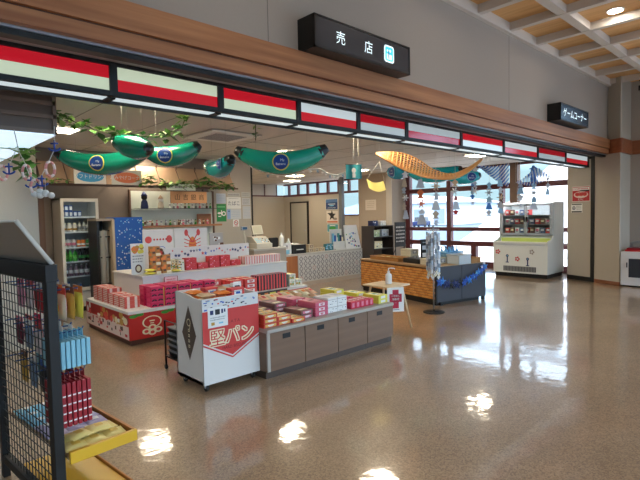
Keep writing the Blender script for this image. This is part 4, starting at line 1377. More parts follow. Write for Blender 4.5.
for k in range(30):
    star(b, M, -.75 + .052 * k, rr.uniform(.03, .13), rr.uniform(.018, .036), rr.choice((M_navy, M_blue, M_navy, M_coral, M_grey)))
for k in range(16):
    b.rect(.05, .012, M_coral, M, -.72 + .095 * k, -.10, .001)
b.build('star_print', t)
MB().box(-.78, -.02, 0, .78, .06, .006, M_paper).build('foot', t)
def crab_board(x, lab, kind, h=.62, w=.60):
    t = thing('poster_board', lab, 'poster board', (x, IY + 1.30, ZU))
    b = MB(); b.box(-w / 2, -.012, 0, w / 2, .012, h, P('board_white', 226, 220, 216, .55), .003); b.build('board', t)
    b = MB(); M = FRONT(0, -.012, 0)
    if kind == 0:
        b.oval(.055, .055, M_coral, M, -w * .33, h * .74, .001)
        for k in range(5): b.oval(.016, .016, M_red, M, -w * .14 + .05 * k, h * .74, .001)
        b.oval(.05, .06, M_coral, M, w * .36, h * .74, .001)
        for k in range(10): b.oval(.045, .035, rr.choice((M_coral, M_orange, M_brown, M_grey)), M, rr.uniform(-.14, .12), rr.uniform(.12, .26) * 1.1, .0012 + .0002 * k)
        b.rect(.14, .016, M_red, M, w * .28, h * .38, .001); b.ring(.06, .07, M_blue, M, w * .1, h * .45, .001, 12, 0, pi)
    else:
        b.oval(.07, .17, M_orange, M, .02, h * .5, .001)
        for k in range(6):
            for s in (-1, 1):
                b.line2((.02, h * .62 - .05 * k), (.02 + s * .15, h * .72 - .06 * k), .014, M_coral, M, .0014)
        for s in (-1, 1):
            b.line2((.02, h * .62), (.02 + s * .10, h * .86), .02, M_coral, M, .0016); b.oval(.034, .055, M_coral, M, .02 + s * .11, h * .88, .0018)
        b.rect(w * .9, .10, M_coral, M, 0, .06, .001); b.rect(.18, .05, M_cream, M, .15, .09, .0016)
    b.build('print', t)
    MB().prism([(.012, 0), (.16, 0), (.012, .4)], -.01, .01, M_paper, 'x').build('strut', t)
crab_board(3.36, 'white poster board with red dots and seafood standing at the left back of the island', 0, w=.50)
crab_board(3.93, 'white poster board with a big orange crab standing at the back of the island', 1)
t = thing('poster_board', 'tall slim grey product board with red print standing beside the orange crab board', 'poster board', (4.42, IY + 1.32, ZU))
b = MB().box(-.13, -.012, 0, .13, .012, .52, P('board_grey', 176, 172, 170, .5), .003); b.build('board', t)
b = MB(); f_spots([M_coral, M_cream, M_brown, M_paper], 20, 3, .14)(b, FRONT(0, -.012, .26), .24, .5); b.build('print', t)
MB().prism([(.012, 0), (.16, 0), (.012, .4)], -.01, .01, M_paper, 'x').build('strut', t)
# ================================================================ BACK OF THE SHOP
# --- drinks fridge
t = thing('drinks_fridge', 'tall cream glass door drinks fridge at the back left of the shop', 'fridge', (2.74, 9.05, 0))
M_fr = P('fridge_cream', 214, 208, 196, .4)
M_fi = P('fridge_inside', 168, 164, 156, .5)
w, dp, h = .31, .50, 1.98
b = MB(); b.box(-w, 0, .08, -w + .03, dp, h, M_fr).box(w - .03, 0, .08, w, dp, h, M_fr).box(-w, dp - .03, .08, w, dp, h, M_fr).box(-w, 0, h - .03, w, dp, h, M_fr).box(-w, 0, .08, w, dp, .34, M_fr)
b.box(-w + .03, dp - .035, .34, w - .03, dp - .031, h - .03, M_fi); b.box(-w + .02, .02, 0, w - .02, dp - .02, .08, M_dark)
b.build('body', t)
SH = [.345, .62, .88, 1.13, 1.40, 1.66]
for z in SH[1:]:
    b = MB(); b.box(-w + .03, .04, z - .012, w - .03, dp - .04, z, M_steel); b.box(-w + .03, .03, z - .02, w - .03, .04, z + .006, M_paper); b.build('shelf', t)
b = MB()
for a in ((-w, .36, -w + .05, h), (w - .05, .36, w, h)): b.box(a[0], -.03, a[1], a[2], -.002, a[3], M_fr, .004)
b.box(-w + .05, -.03, h - .06, w - .05, -.002, h, M_fr, .003); b.box(-w + .05, -.03, .36, w - .05, -.002, .42, M_fr, .003)
d = b.build('door', t)
MB().box(-w + .05, -.02, .42, w - .05, -.016, h - .06, M_glass).build('door_glass', d)
MB().box(w - .035, -.05, .95, w - .02, -.031, 1.25, M_grey, .003).build('handle', d)
MB().box(-w + .01, .06, h - .05, w - .06, .08, h - .035, mat('fridge_lamp', rgb(240, 250, 250), .4, emit=rgb(236, 246, 246), estr=1.2)).build('lamp_tube', t)
FX, FY = 2.74, 9.05
def drink(name, label, group, prof, m, cap, mlab, zl):
    t = thing(name, label, 'drink', (0, 0, 0), 0, group)
    MB().lathe(prof, m, n=12).build('body', t)
    b = MB(); r, z = prof[-1]; b.lathe([(r * 1.12, z - .002), (r * 1.12, z + .016)], cap, n=10); b.build('cap', t)
    b = MB(); r = max(p[0] for p in prof) + .0012; b.lathe([(r, zl[0]), (r, zl[1])], mlab, n=12); b.build('drink_label', t)
    return t
def bottle_prof(r, h): return [(r * .9, 0), (r, .01), (r, h * .62), (r * .75, h * .74), (r * .36, h * .88), (r * .36, h)]
def can_prof(r, h): return [(r * .85, 0), (r, .008), (r, h - .012), (r * .85, h)]
def row(src, xs, z, y=.10):
    place(src, [(FX + x, FY + y, z + .001) for x in xs])
row(drink('drink_jar', 'white jar with pale lid on the second fridge shelf from the top', 'white jars in the fridge', [(.036, 0), (.038, .01), (.038, .11), (.026, .14)], P('jar_white', 226, 218, 204, .4), M_cream, M_gold, (.03, .06)), [-.23, -.145, -.06], SH[4])
row(drink('drink_bottle', 'slim pale bottle with tan cap on the second fridge shelf from the top', 'pale bottles in the fridge', bottle_prof(.034, .17), P('bottle_pale', 200, 196, 186, .3), P('cap_tan', 186, 160, 120, .4), M_grey, (.04, .09)), [.02, .095, .165, .235], SH[4])
row(drink('drink_can', 'white and pink can on the middle fridge shelf', 'white and pink cans in the fridge', can_prof(.034, .125), P('can_white', 220, 212, 206, .35), M_steel, M_pink, (.03, .08)), [-.235, -.16, -.085], SH[3])
row(drink('drink_can', 'orange can on the middle fridge shelf', 'orange cans in the fridge', can_prof(.034, .125), M_orange, M_steel, M_paper, (.03, .06)), [-.005, .07], SH[3])
row(drink('drink_can', 'green can on the middle fridge shelf', 'green cans in the fridge', can_prof(.034, .125), M_green, M_steel, M_paper, (.03, .06)), [.15, .23], SH[3])
row(drink('drink_bottle', 'bright green bottle on the lower middle fridge shelf', 'green bottles in the fridge', bottle_prof(.036, .20), P('bottle_green', 70, 170, 60, .2), M_paper, P('label_green', 110, 200, 80, .4), (.05, .11)), [-.235, -.155, -.075], SH[2])
row(drink('drink_bottle', 'dark bottle on the lower middle fridge shelf', 'dark bottles in the fridge', bottle_prof(.036, .20), P('bottle_dark', 56, 52, 50, .2), M_black, M_green, (.05, .10)), [.01, .085, .16, .235], SH[2])
row(drink('drink_bottle', 'mauve bottle on the fridge shelf just above the bottom', 'mauve bottles in the fridge', bottle_prof(.036, .19), P('bottle_mauve', 140, 116, 130, .3), M_paper, M_paper, (.05, .11)), [-.235, -.15, -.065, .02, .105, .19], SH[1])
place(carton('drink_carton', 'small blue and white drink carton on the top fridge shelf', 'drink', 'blue cartons in the fridge', .06, .06, .10, P('carton_blue', 60, 96, 176, .4), f_label(M_paper, None, .7), None, f_label(M_paper), False), [(FX - .19 + .07 * k, FY + .10, SH[5] + .001) for k in range(4)] + [(FX - .19 + .07 * k, FY + .10, SH[5] + .102) for k in range(2)])

# --- blue snow pattern cabinet next to the fridge
t = thing('display_case', 'wooden open case with blue snowflake cloth front standing right of the drinks fridge', 'cabinet', (3.05, 8.5, 0))
M_lw2 = wood('pale_wood', rgb(176, 156, 130), rgb(196, 178, 152), 2, .5, 1.2)
b = MB(); b.box(-.02, -.16, 0, .02, .34, 1.6, M_lw2); b.box(-.23, .30, 0, -.02, .34, 1.6, M_dark); b.box(-.25, -.10, 0, -.22, .34, 1.58, M_dark); b.box(-.26, -.12, 1.58, .50, .34, 1.62, P('case_top', 150, 138, 124, .5)); b.box(-.22, -.08, 0, -.02, .30, .06, M_dark)
b.box(.02, -.12, 0, .49, .34, 1.58, M_lw2)
b.build('body', t)
M_snowp = P('snow_cloth', 32, 92, 176, .7)
b = MB(); b.box(.021, -.165, .35, .50, -.121, 1.63, M_snowp, .004); b.box(.0, -.166, 1.621, .50, .2, 1.635, M_snowp, .004)
b.build('snow_cloth', t)
b = MB(); M = FRONT(.26, -.1655, 1.0)
for k in range(130):
    x, y, r = rr.uniform(-.22, .22), rr.uniform(-.62, .60), rr.uniform(.005, .018)
    if r > .012:
        for a in range(3): b.line2((x - r * cos(a * pi / 3), y - r * sin(a * pi / 3)), (x + r * cos(a * pi / 3), y + r * sin(a * pi / 3)), .004, M_paper, M, .001)
    else: b.oval(r, r, rr.choice((M_paper, M_sky)), M, x, y, .001, 8)
b.build('snowflake_print', t)
b = MB()
for z in (.5, .95, 1.3): b.box(-.215, -.05, z, -.025, .295, z + .02, M_dark)
b.build('shelf', t)
MB().sheet(lambda u, v: (-.20 + .13 * u, -.06 + .02 * sin(u * 9), 1.42 - v * .9), 10, 10, P('grey_cloth', 150, 146, 138, .8)).box(-.215, -.055, 1.41, -.03, -.045, 1.425, M_dark).build('cloth_apron', t)

# --- lit display shelf along the back wall
t = thing('display_shelf', 'long pale back wall display shelf with wooden ledge and small souvenirs', 'shelf', (4.76, 9.575, 0))
M_shb = P('shelf_back', 214, 220, 210, .6)
b = MB(); b.box(-.95, -.03, .75, .93, -.005, 2.16, M_shb); b.build('back_panel', t)
for x in (-.965, .90):
    MB().box(x + .010, -.07, 0, x + .040, -.005, 2.18, P('shelf_post', 112, 84, 68, .5)).build('post', t)
MB().box(-.91, -.38, 1.79, .90, -.035, 1.80, P('shelf_dark_glass', 90, 100, 98, .1)).build('shelf', t, label='thin dark glass shelf')
M_ledge = wood('ledge_wood', rgb(150, 96, 62), rgb(176, 120, 80), 0, .5, 1.2)
MB().box(-.91, -.44, 1.42, .90, -.035, 1.46, M_ledge).build('shelf', t, label='wooden ledge')
MB().box(-.91, -.44, .74, .90, -.035, .78, M_ledge).build('shelf', t)
MB().box(.62, -.12, 1.0, .80, -.035, 2.1, P('shelf_side', 176, 182, 184, .5)).build('divider', t) if False else None
# souvenirs
def figurine(name, lab, loc, body, head, s=1.0, group=None, cat='figurine', hat=None):
    t = thing(name, lab, cat, loc, 0, group)
    b = MB(); b.lathe([(.045 * s, 0), (.05 * s, .02 * s), (.04 * s, .09 * s), (.02 * s, .12 * s)], body, n=12); b.build('body', t)
    b = MB(); b.ball((0, 0, .15 * s), .04 * s, head, 12); b.build('head', t)
    b = MB(); b.lathe([(.044 * s, .165 * s), (.03 * s, .19 * s), (.006 * s, .225 * s)], hat or body, n=12); b.build('hat', t)
    return t
DX, DY = 4.76, 9.575
figurine('figurine', 'large navy doll with red arm on the dark glass shelf', (DX - .72, DY - .22, 1.801), M_navy, M_dark, 1.5)
figurine('figurine', 'cream cone shaped figurine right of the navy doll on the glass shelf', (DX - .38, DY - .22, 1.801), P('fig_cream', 214, 198, 176, .5), M_paper, 1.2, hat=P('fig_tan', 180, 150, 120, .5))
q0 = None
smalls = [('white', M_paper, M_grey), ('pink', M_pink, M_paper), ('green', M_green, M_cream), ('brown', M_brown, M_cream), ('grey', M_grey, M_paper)]
sm_src = {}
def small(nm, x, z, where, y=-.25):
    m, mh = [(a, c) for n, a, c in smalls if n == nm][0]
    if nm not in sm_src:
        sm_src[nm] = figurine('small_figurine', 'x', (0, 0, 0), m, mh, .5)
        q = sm_src[nm]
    else:
        q = dup(sm_src[nm], (0, 0, 0))
    q.location = (DX + x, DY + y, z)
    q['label'] = 'small %s souvenir figurine %s' % (nm, where); q['group'] = 'small %s figurines %s' % (nm, where)
for i in range(12):
    small(('white', 'grey', 'pink', 'white', 'brown', 'green')[i % 6], -.20 + .085 * i, 1.801, 'on the dark glass shelf under the orange board')
for i in range(16):
    small(('green', 'white', 'brown', 'pink', 'white', 'grey')[i % 6], -.80 + .095 * i, 1.461, 'on the wooden ledge', -.30)
bx_ = carton('souvenir_box', 'x', 'box', 'souvenir boxes on the ledge', .16, .10, .11, M_paper, f_spots([M_coral, M_green, M_brown, M_navy], 8, 4, .2), f_label(M_coral), None, False)
place(bx_, [(DX - .82, DY - .16, 1.461), (DX - .66, DY - .16, 1.461), (DX + .08, DY - .14, 1.461), (DX + .27, DY - .14, 1.461)],
      ['printed white souvenir box at the far left of the wooden ledge', 'printed white souvenir box second from the left on the ledge', 'printed white souvenir box in the middle of the wooden ledge', 'printed white souvenir box beside the brown board on the ledge'])
t = tag(MB().box(-.17, -.01, 0, .17, .01, .22, M_ledge, .003).build('wooden_board', None, (DX + .66, DY - .10, 1.461)), 'small plain brown board leaning on the right of the ledge', 'board')
crv = MB()
t = thing('hanging_sign', 'orange wooden board with four brush characters under the white strip sign', 'sign', (4.90, 9.10, 1.90))
b = MB(); b.box(-.43, -.012, 0, .38, .012, .24, P('board_orange', 216, 158, 106, .5), .004); b.build('board', t)
b = MB(); M = FRONT(-.02, -.0125, .125)
for k, ch in enumerate('山吉銀商'): b.text(ch, .13, P('ink_brown', 60, 34, 24, .6), M, -.27 + .18 * k, 0, .001)
b.build('lettering', t)
b = MB()
for x in (-.35, .3): b.cyl((x, 0, .24), (x, 0, .285), .004, M_dark); b.box(x - .01, 0, .255, x + .01, .03, .29, M_dark)
b.build('hanger', t)
# --- brown valance of sloping boards above the shelf, with ivy and signs
t = thing('shelf_valance', 'row of sloping brown boards running above the back shelves', 'valance', (3.0, 9.0, 2.20))
Mvb = P('valance_board', 158, 130, 106, .6, var=.05); Mvd = P('valance_dark', 82, 58, 46, .6)
xs = [-.85 + .42 * k for k in range(10)]
for k in range(9):
    b = MB(); x0, x1 = xs[k] + .01, xs[k + 1] - .01
    b.add([(x0, .0, .04), (x1, .0, .04), (x1 - .02, .22, .42), (x0 - .02, .22, .42), (x0, .012, .04), (x1, .012, .04), (x1 - .02, .232, .42), (x0 - .02, .232, .42)], [(0, 1, 2, 3), (7, 6, 5, 4), (0, 4, 5, 1), (1, 5, 6, 2), (2, 6, 7, 3), (3, 7, 4, 0)], Mvb)
    b.build('board', t)
b = MB(); b.box(-.9, -.02, 0, 3.0, .02, .03, Mvd); b.box(-.9, .10, 0, 3.0, .12, .03, Mvd)
for x in xs: b.box(x - .008, .0, .03, x + .008, .62, .06, Mvd); b.box(x - .008, .20, .03, x + .008, .225, .45, Mvd)
b.build('rail', t)
def leaf_cluster(b, c, n, spread, s, m, rn):
    for k in range(n):
        p = Vector(c) + Vector((rn.uniform(-1, 1) * spread[0], rn.uniform(-1, 1) * spread[1], rn.uniform(-1, 1) * spread[2]))
        a, e = rn.uniform(0, 2 * pi), rn.uniform(-.9, .5)
        d = Vector((cos(a) * cos(e), sin(a) * cos(e), sin(e))); sdv = d.cross(Vector((0, 0, 1)))
        if sdv.length < .01: continue
        sdv.normalize(); up = sdv.cross(d)
        L = s * rn.uniform(.7, 1.3)
        q = [p, p + d * L * .4 + sdv * L * .36 + up * L * .05, p + d * L, p + d * L * .4 - sdv * L * .36 + up * L * .05, p + d * L * .45 - up * L * .06]
        b.add(q, [(0, 1, 4), (1, 2, 4), (2, 3, 4), (3, 0, 4)], m, None, True)
M_leaf = P('ivy_leaf', 66, 118, 46, .5, var=.3, scale=9)
M_leaf2 = P('ivy_leaf_light', 134, 172, 88, .5, var=.2, scale=9)
M_vine = P('ivy_vine', 74, 88, 44, .7)
def ivy(lab, pts, dens, s, spread, group=None):
    rn = random.Random(len(lab))
    o = Vector(pts[0])
    t = thing('ivy_garland', lab, 'ivy', o, 0, group); s = s * 1.25; dens = dens + 1
    P_ = [Vector(p) - o for p in pts]
    MB().tube(P_, .006, M_vine, 5).build('vine', t)
    b = MB()
    for a, c in zip(P_, P_[1:]):
        n = max(1, int((c - a).length / .04))
        for k in range(n):
            leaf_cluster(b, a.lerp(c, k / n), dens, spread, s, rn.choice((M_leaf, M_leaf, M_leaf2)), rn)
    b.build('leaves', t)
    return t
ivy('green ivy garland lying along the brown valance above the orange board', [(4.15, 8.91, 2.27), (4.5, 8.90, 2.28), (4.9, 8.90, 2.30), (5.2, 8.90, 2.35), (5.5, 8.90, 2.27), (5.85, 8.91, 2.25)], 3, .09, (.06, .04, .07))
ivy('sprig of green ivy on the valance left of the white strip sign', [(3.80, 8.90, 2.30), (3.95, 8.90, 2.36), (4.05, 8.90, 2.28)], 4, .09, (.06, .04, .07))
ivy('sparse ivy on the dark valance left of the soft drink sign', [(2.25, 8.91, 2.26), (2.45, 8.90, 2.30), (2.6, 8.91, 2.25)], 1, .06, (.06, .03, .05))
def oval_sign(lab, x0, x1, z0, z1, mo, txt):
    t = thing('hanging_sign', lab, 'sign', ((x0 + x1) / 2, 8.93, z0))
    w, h = x1 - x0, z1 - z0
    b = MB(); b.box(-w / 2, -.012, 0, w / 2, .012, h, P('sign_cream', 226, 220, 206, .5), .004); b.build('board', t)
    b = MB(); M = FRONT(0, -.0125, h * .48)
    b.oval(w * .43, h * .36, mo, M, 0, 0, .0008, 30); b.text(txt, h * .30, M_paper, M, 0, 0, .0016, .95)
    b.build('lettering', t)
    MB().box(-w * .3, .012, h * .3, w * .3, .05, h * .4, M_dark).build('bracket', t)
oval_sign('cream sign with blue oval and white soft drink lettering above the drinks fridge', 2.64, 3.17, 2.23, 2.50, P('oval_blue', 64, 150, 196, .5), 'ソフトドリンク')
oval_sign('cream sign with orange oval and white lettering right of the soft drink sign', 3.27, 3.82, 2.23, 2.50, P('oval_orange', 230, 128, 84, .5), 'おみやげコーナー')
t = thing('strip_sign', 'narrow cream strip sign with small grey letters hanging on the valance', 'sign', (4.62, 8.93, 2.15))
b = MB(); b.box(-.31, -.01, 0, .31, .01, .13, P('strip_cream', 226, 234, 214, .5), .003); b.build('board', t)
b = MB(); scribble(b, FRONT(0, -.0102, .065), 0, 0, .28, 1, .06, P('letter_pale', 150, 130, 130, .6), .7, 8); b.build('lettering', t)
MB().box(-.2, .01, .06, .2, .05, .10, M_dark).build('bracket', t)
# --- notices on the beige wall beside the shelf
def notice(lab, x0, z0, x1, z1, bgc, fn, y=9.575):
    w, h = x1 - x0, z1 - z0
    o = poster_mb(w, h, bgc, fn).build('notice', None, ((x0 + x1) / 2, y, (z0 + z1) / 2))
    return tag(o, lab, 'notice', 'notices on the back wall')
M_pb = P('paper_blue', 200, 212, 226, .6)
notice('blank pale blue notice above the green poster on the back wall', 5.80, 1.91, 6.05, 2.14, M_pb, lambda b, M, w, h: scribble(b, M, 0, h * .3, w * .8, 4, h * .16, P('ink_pale', 176, 190, 206, .6), .3, 2))
notice('green poster with white bird shape and round emblem on the back wall', 5.80, 1.50, 6.05, 1.90, P('poster_green', 44, 140, 76, .5), lambda b, M, w, h: (b.rect(w * .8, h * .08, P('leaf_green', 110, 190, 130, .5), M, 0, h * .34), b.ring(w * .12, w * .22, M_paper, M, w * .24, -h * .05), b.oval(w * .2, h * .06, M_paper, M, -w * .22, -h * .02), b.rect(w * .08, h * .3, M_paper, M, 0, 0), b.rect(w * .3, h * .06, M_paper, M, -w * .2, -h * .2)))
notice('white notice with large tobacco lettering on the back wall', 6.07, 1.79, 6.46, 2.06, M_paper, lambda b, M, w, h: (b.text('たばこ', h * .42, M_navy, M, 0, -h * .02, .001), scribble(b, M, 0, h * .38, w * .7, 1, h * .1, M_grey, .5, 1)))
notice('row of small pale slips above the tobacco notice', 6.10, 2.07, 6.44, 2.16, P('slip', 196, 196, 190, .6), lambda b, M, w, h: scribble(b, M, 0, 0, w * .9, 1, h * .6, M_grey, .8, 7))
notice('pale notice with blue left edge under the tobacco notice', 6.07, 1.55, 6.46, 1.78, P('paper_grey', 206, 210, 214, .6), lambda b, M, w, h: (b.rect(w * .24, h * .98, P('edge_blue', 150, 180, 220, .5), M, -w * .37, 0), b.rect(w * .1, h * .1, M_navy, M, -w * .36, h * .3, .002), scribble(b, M, w * .12, h * .3, w * .6, 4, h * .17, P('ink_pale', 176, 190, 206, .6), .4, 2)))
notice('small white no smoking notice with red ring on the back wall', 6.23, 1.37, 6.39, 1.54, M_paper, lambda b, M, w, h: (b.ring(w * .26, w * .36, M_red, M, 0, h * .05), b.line2((-w * .2, h * .25), (w * .2, -h * .15), w * .07, M_red, M), b.rect(w * .4, h * .06, M_dark, M, 0, h * .05, .0014), b.rect(w * .7, h * .07, M_red, M, 0, -h * .4)))
notice('upper white notice at the right edge of the back wall', 6.49, 1.87, 6.72, 2.04, P('paper_cool', 206, 206, 208, .6), lambda b, M, w, h: scribble(b, M, 0, h * .3, w * .8, 4, h * .2, M_grey, .5, 3))
notice('lower white notice at the right edge of the back wall', 6.50, 1.55, 6.73, 1.85, P('paper_cool', 206, 206, 208, .6), lambda b, M, w, h: scribble(b, M, 0, h * .36, w * .8, 7, h * .12, P('ink_pale', 176, 190, 206, .6), .4, 4))
notice('topmost pale notice at the right edge of the back wall', 6.48, 2.06, 6.72, 2.18, P('slip', 196, 196, 190, .6), lambda b, M, w, h: scribble(b, M, 0, h * .2, w * .8, 2, h * .3, M_grey, .5, 9))
# --- till counter at the back
M_ctr = P('counter_beige', 176, 166, 150, .5, var=.03)
t = thing('till_counter', 'beige till counter at the back with the cash register', 'counter', (6.15, 8.3, 0))
MB().box(-.45, -.28, 0, .38, .28, .90, M_ctr).build('body', t)
MB().box(-.48, -.31, .90, .41, .31, .94, P('counter_top_grey', 190, 186, 176, .4), .004).build('counter_top', t)
t = thing('cash_register', 'cream cash register with tilted screen on the till counter', 'cash register', (5.98, 8.22, .941))
M_reg = P('register_cream', 206, 200, 184, .4)
MB().box(-.20, -.18, 0, .20, .20, .10, M_reg, .008).build('drawer', t)
b = MB(); b.prism([(-.16, .10), (.18, .10), (.18, .24), (.02, .24)], -.18, .18, M_reg, 'x'); b.build('keyboard_body', t)
b = MB(); Mx = frame_M((0, -.075, .168), (1, 0, 0), (0, .18, .14))
for i in range(7):
    for j in range(3): b.rect(.03, .035, rr.choice((M_paper, M_grey, M_sky, M_dark)), Mx, -.14 + .046 * i, -.06 + .05 * j, .002)
b.build('keys', t)
b = MB(); b.box(-.02, .1, .24, .02, .14, .30, M_reg); Mt = frame_M((-.0, .06, .38), (1, 0, 0), (0, .35, 1)); b.add([(-.13, -.1, 0), (.13, -.1, 0), (.13, .1, 0), (-.13, .1, 0), (-.13, -.1, -.04), (.13, -.1, -.04), (.13, .1, -.04), (-.13, .1, -.04)], [(0, 1, 2, 3), (7, 6, 5, 4), (0, 4, 5, 1), (1, 5, 6, 2), (2, 6, 7, 3), (3, 7, 4, 0)], M_reg, Mt)
b.rect(.22, .16, P('screen_pale', 196, 190, 166, .2), Mt, 0, 0, .001); b.build('screen', t)
b = MB(); b.cyl((-.30, .10, 0), (-.30, .10, .38), .016, M_reg); b.box(-.37, .08, .38, -.23, .14, .46, M_steel, .006); b.rect(.11, .05, P('lcd', 60, 90, 120, .2), FRONT(-.30, .0795, .42)); b.cyl((-.30, .10, 0), (-.30, .10, .012), .05, M_reg)
b.build('customer_display', t)
tag(MB().box(-.10, -.05, 0, .10, .05, .20, M_black, .02).build('card_terminal', None, (6.33, 8.2, .941)), 'black card terminal standing right of the cash register', 'terminal')
tag(MB().lathe([(.05, 0), (.055, .02), (.055, .16), (.04, .22), (.02, .25), (.02, .30)], M_white, n=16).build('white_bottle', None, (6.49, 8.12, .941)), 'white bottle standing at the right end of the till counter', 'bottle')
tag(MB().box(-.16, -.1, 0, .16, .1, .07, M_cream, .006).box(-.13, -.07, .07, .13, .07, .10, M_gold, .006).build('paper_tray', None, (6.36, 8.47, .941)), 'cream tray with paper behind the black card terminal', 'tray')
# ================================================================ CASHIER COUNTER WITH PRINTED CLOTH
M_owood = wood('counter_orange_wood', rgb(166, 96, 52), rgb(190, 120, 70), 2, .4, 1.2)
t = thing('cashier_counter', 'long counter with orange wood end and grey geometric cloth front', 'counter', (6.60, 8.2, 0))
CW = 2.55
MB().box(0, 0.012, .0, CW, .62, .70, M_ctr).build('body', t)
MB().box(-.02, -.01, .701, CW, .64, .74, P('counter_top_grey', 190, 186, 176, .4), .004).build('counter_top', t)
MB().box(0.0, 0.0, .06, .40, .011, .70, M_owood).build('end_panel', t)
M_clo = P('cloth_grey', 206, 202, 194, .8)
b = MB(); b.box(.41, -.008, .10, CW, .008, .70, M_clo)
b.build('front_cloth', t)
b = MB(); M = FRONT(0, -.0085, 0)
M_l1 = P('cloth_line', 120, 116, 118, .8); M_l2 = P('cloth_rose', 190, 150, 140, .8)
nx, nz = 16, 5
for i in range(nx):
    for j in range(nz):
        x = .43 + (CW - .44) * (i + .5) / nx; z = .12 + .56 * (j + .5) / nz; s = .052
        m = M_l2 if (i * 3 + j) % 11 == 0 else M_l1
        for p, q in (((-s, 0), (0, s)), ((0, s), (s, 0)), ((s, 0), (0, -s)), ((0, -s), (-s, 0))):
            b.line2((x + p[0], z + p[1]), (x + q[0], z + q[1]), .015, m, M, .001)
b.build('cloth_pattern', t)
MB().box(.41, -.006, .0, CW, .011, .095, P('counter_base_beige', 196, 178, 158, .5)).build('kick_board', t)
CX, CY, CZ = 6.60, 8.2, .741
t = thing('display_board', 'white leaning board with small colourful pictures at the right of the cloth fronted counter', 'board', (8.95, 8.35, CZ))
b = MB(); Mt = frame_M((0, 0, .30), (1, -.15, 0), (0, .22, 1))
b.add([(-.24, -.30, 0), (.24, -.30, 0), (.20, .30, 0), (-.20, .30, 0), (-.24, -.30, -.03), (.24, -.30, -.03), (.20, .30, -.03), (-.20, .30, -.03)], [(0, 1, 2, 3), (7, 6, 5, 4), (0, 4, 5, 1), (1, 5, 6, 2), (2, 6, 7, 3), (3, 7, 4, 0)], M_paper, Mt)
b.build('board', t)
b = MB()
for k in range(22): b.rect(rr.uniform(.02, .06), rr.uniform(.02, .05), rr.choice((M_sky, M_blue, M_coral, M_navy, M_green, M_grey)), Mt, rr.uniform(-.17, .17), rr.uniform(-.27, .1), .001 + .0002 * k)
b.build('pictures', t)
b = MB(); b.prism([(.06, 0), (.26, 0), (.08, .36)], -.012, .012, M_paper, 'x'); b.build('strut', t)
t = thing('card_rack', 'white counter rack of blue and teal cards left of the leaning white board', 'rack', (8.54, 8.42, CZ))
b = MB(); b.box(-.20, -.10, 0, .20, .12, .03, M_white); b.box(-.20, .09, .03, .20, .12, .50, M_white); b.box(-.20, -.02, .03, .20, 0, .20, M_white); b.build('stand', t)
for k in range(6):
    MB().box(-.19 + .064 * k, .02 + .003 * (k % 2), .031, -.135 + .064 * k, .05, .40 - .05 * (k % 3), (M_sky, M_blue, M_paper, P('teal_card', 70, 150, 150, .5), M_navy, M_cream)[k]).build('card', t)
t = thing('printer', 'black counter printer with white paper on the cloth fronted counter', 'printer', (7.15, 8.45, CZ))
MB().box(-.20, -.15, 0, .20, .15, .20, M_black, .012).build('body', t)
MB().prism([(-.10, .20), (.12, .20), (.12, .23)], -.12, .12, M_dark, 'x').build('lid', t)
MB().box(-.1, -.17, .08, .1, -.152, .10, M_paper).build('paper_slip', t)
tag(MB().lathe([(.06, 0), (.065, .03), (.06, .20), (.045, .27), (.018, .31), (.018, .36)], P('bottle_milky', 220, 228, 222, .3), n=16).build('white_bottle', None, (6.86, 8.34, CZ)), 'tall white spray bottle at the left end of the cloth fronted counter', 'bottle')
t = thing('notice_card', 'white and pale blue card standing at the orange wood end of the counter', 'card', (6.75, 8.12, CZ))
b = MB(); b.box(-.12, -.004, 0, .12, .004, .26, M_paper); b.rect(.2, .09, M_sky, FRONT(0, -.0042, .06)); b.rect(.05, .05, M_navy, FRONT(.02, -.0042, .18)); b.build('card', t)
MB().box(-.05, -.02, 0, .05, .05, .012, M_steel).build('clip_base', t); t.location = (6.72, 8.26, CZ)
wt = carton('counter_box', 'x', 'box', 'small boxes on the counter', .14, .12, .09, P('box_oat', 206, 188, 156, .5), f_label(M_brown, M_cream, .5), None, None, True)
place(wt, [(7.55, 8.40, CZ), (7.72, 8.40, CZ), (7.55, 8.40, CZ + .091), (7.95, 8.44, CZ)], ['oat coloured small box beside the black printer', 'oat coloured small box second from the printer', 'oat coloured small box lying on another beside the printer', 'oat coloured small box third from the printer'])
tb = carton('counter_box', 'x', 'box', 'small boxes on the counter', .12, .10, .16, P('box_teal', 60, 120, 130, .5), f_spots([M_paper, M_sky], 8, 4, .2), None, None, False)
place(tb, [(8.12, 8.42, CZ), (8.26, 8.44, CZ)], ['teal spotted box right of the oat coloured boxes', 'teal spotted box touching the blue card rack'])

# ================================================================ TURNED WICKER COUNTER
WA = radians(-13)
t = thing('wicker_counter', 'counter turned at an angle with woven wicker side and dark blue front', 'counter', (7.07, 4.64, 0), WA)
# local x along the dark front (1.17), local y along the wicker side (2.25)
WX, WY, WH = 1.17, 2.22, .64
M_wick = P('wicker_gap', 84, 48, 18, .7)
b = MB(); b.box(.0, .0, .08, WX, WY, WH, M_dark); b.build('body', t)
b = MB(); b.box(-.012, 0.01, .10, -.001, WY, WH - .01, M_wick); b.build('wicker_backing', t)
M_w1 = P('wicker_light', 214, 150, 76, .6, var=.15, scale=14); M_w2 = P('wicker_dark', 200, 130, 60, .6, var=.15, scale=14)
b = MB()
nr, nc = 11, 20
for r in range(nr):
    z = .105 + (WH - .13) * r / nr; hz = (WH - .13) / nr
    for c in range(nc):
        dy = (WY - .02) / nc; y0 = .01 + dy * c
        if r % 2: y0 = min(y0 + dy * .5, WY - .012 - dy)
        ox = -.020 if (r + c) % 3 else -.016
        b.box(ox - .004, y0 + .004, z + .004, ox + .006, y0 + dy - .004, z + hz - .004, M_w1 if (r * 5 + c * 3) % 7 > 2 else M_w2)
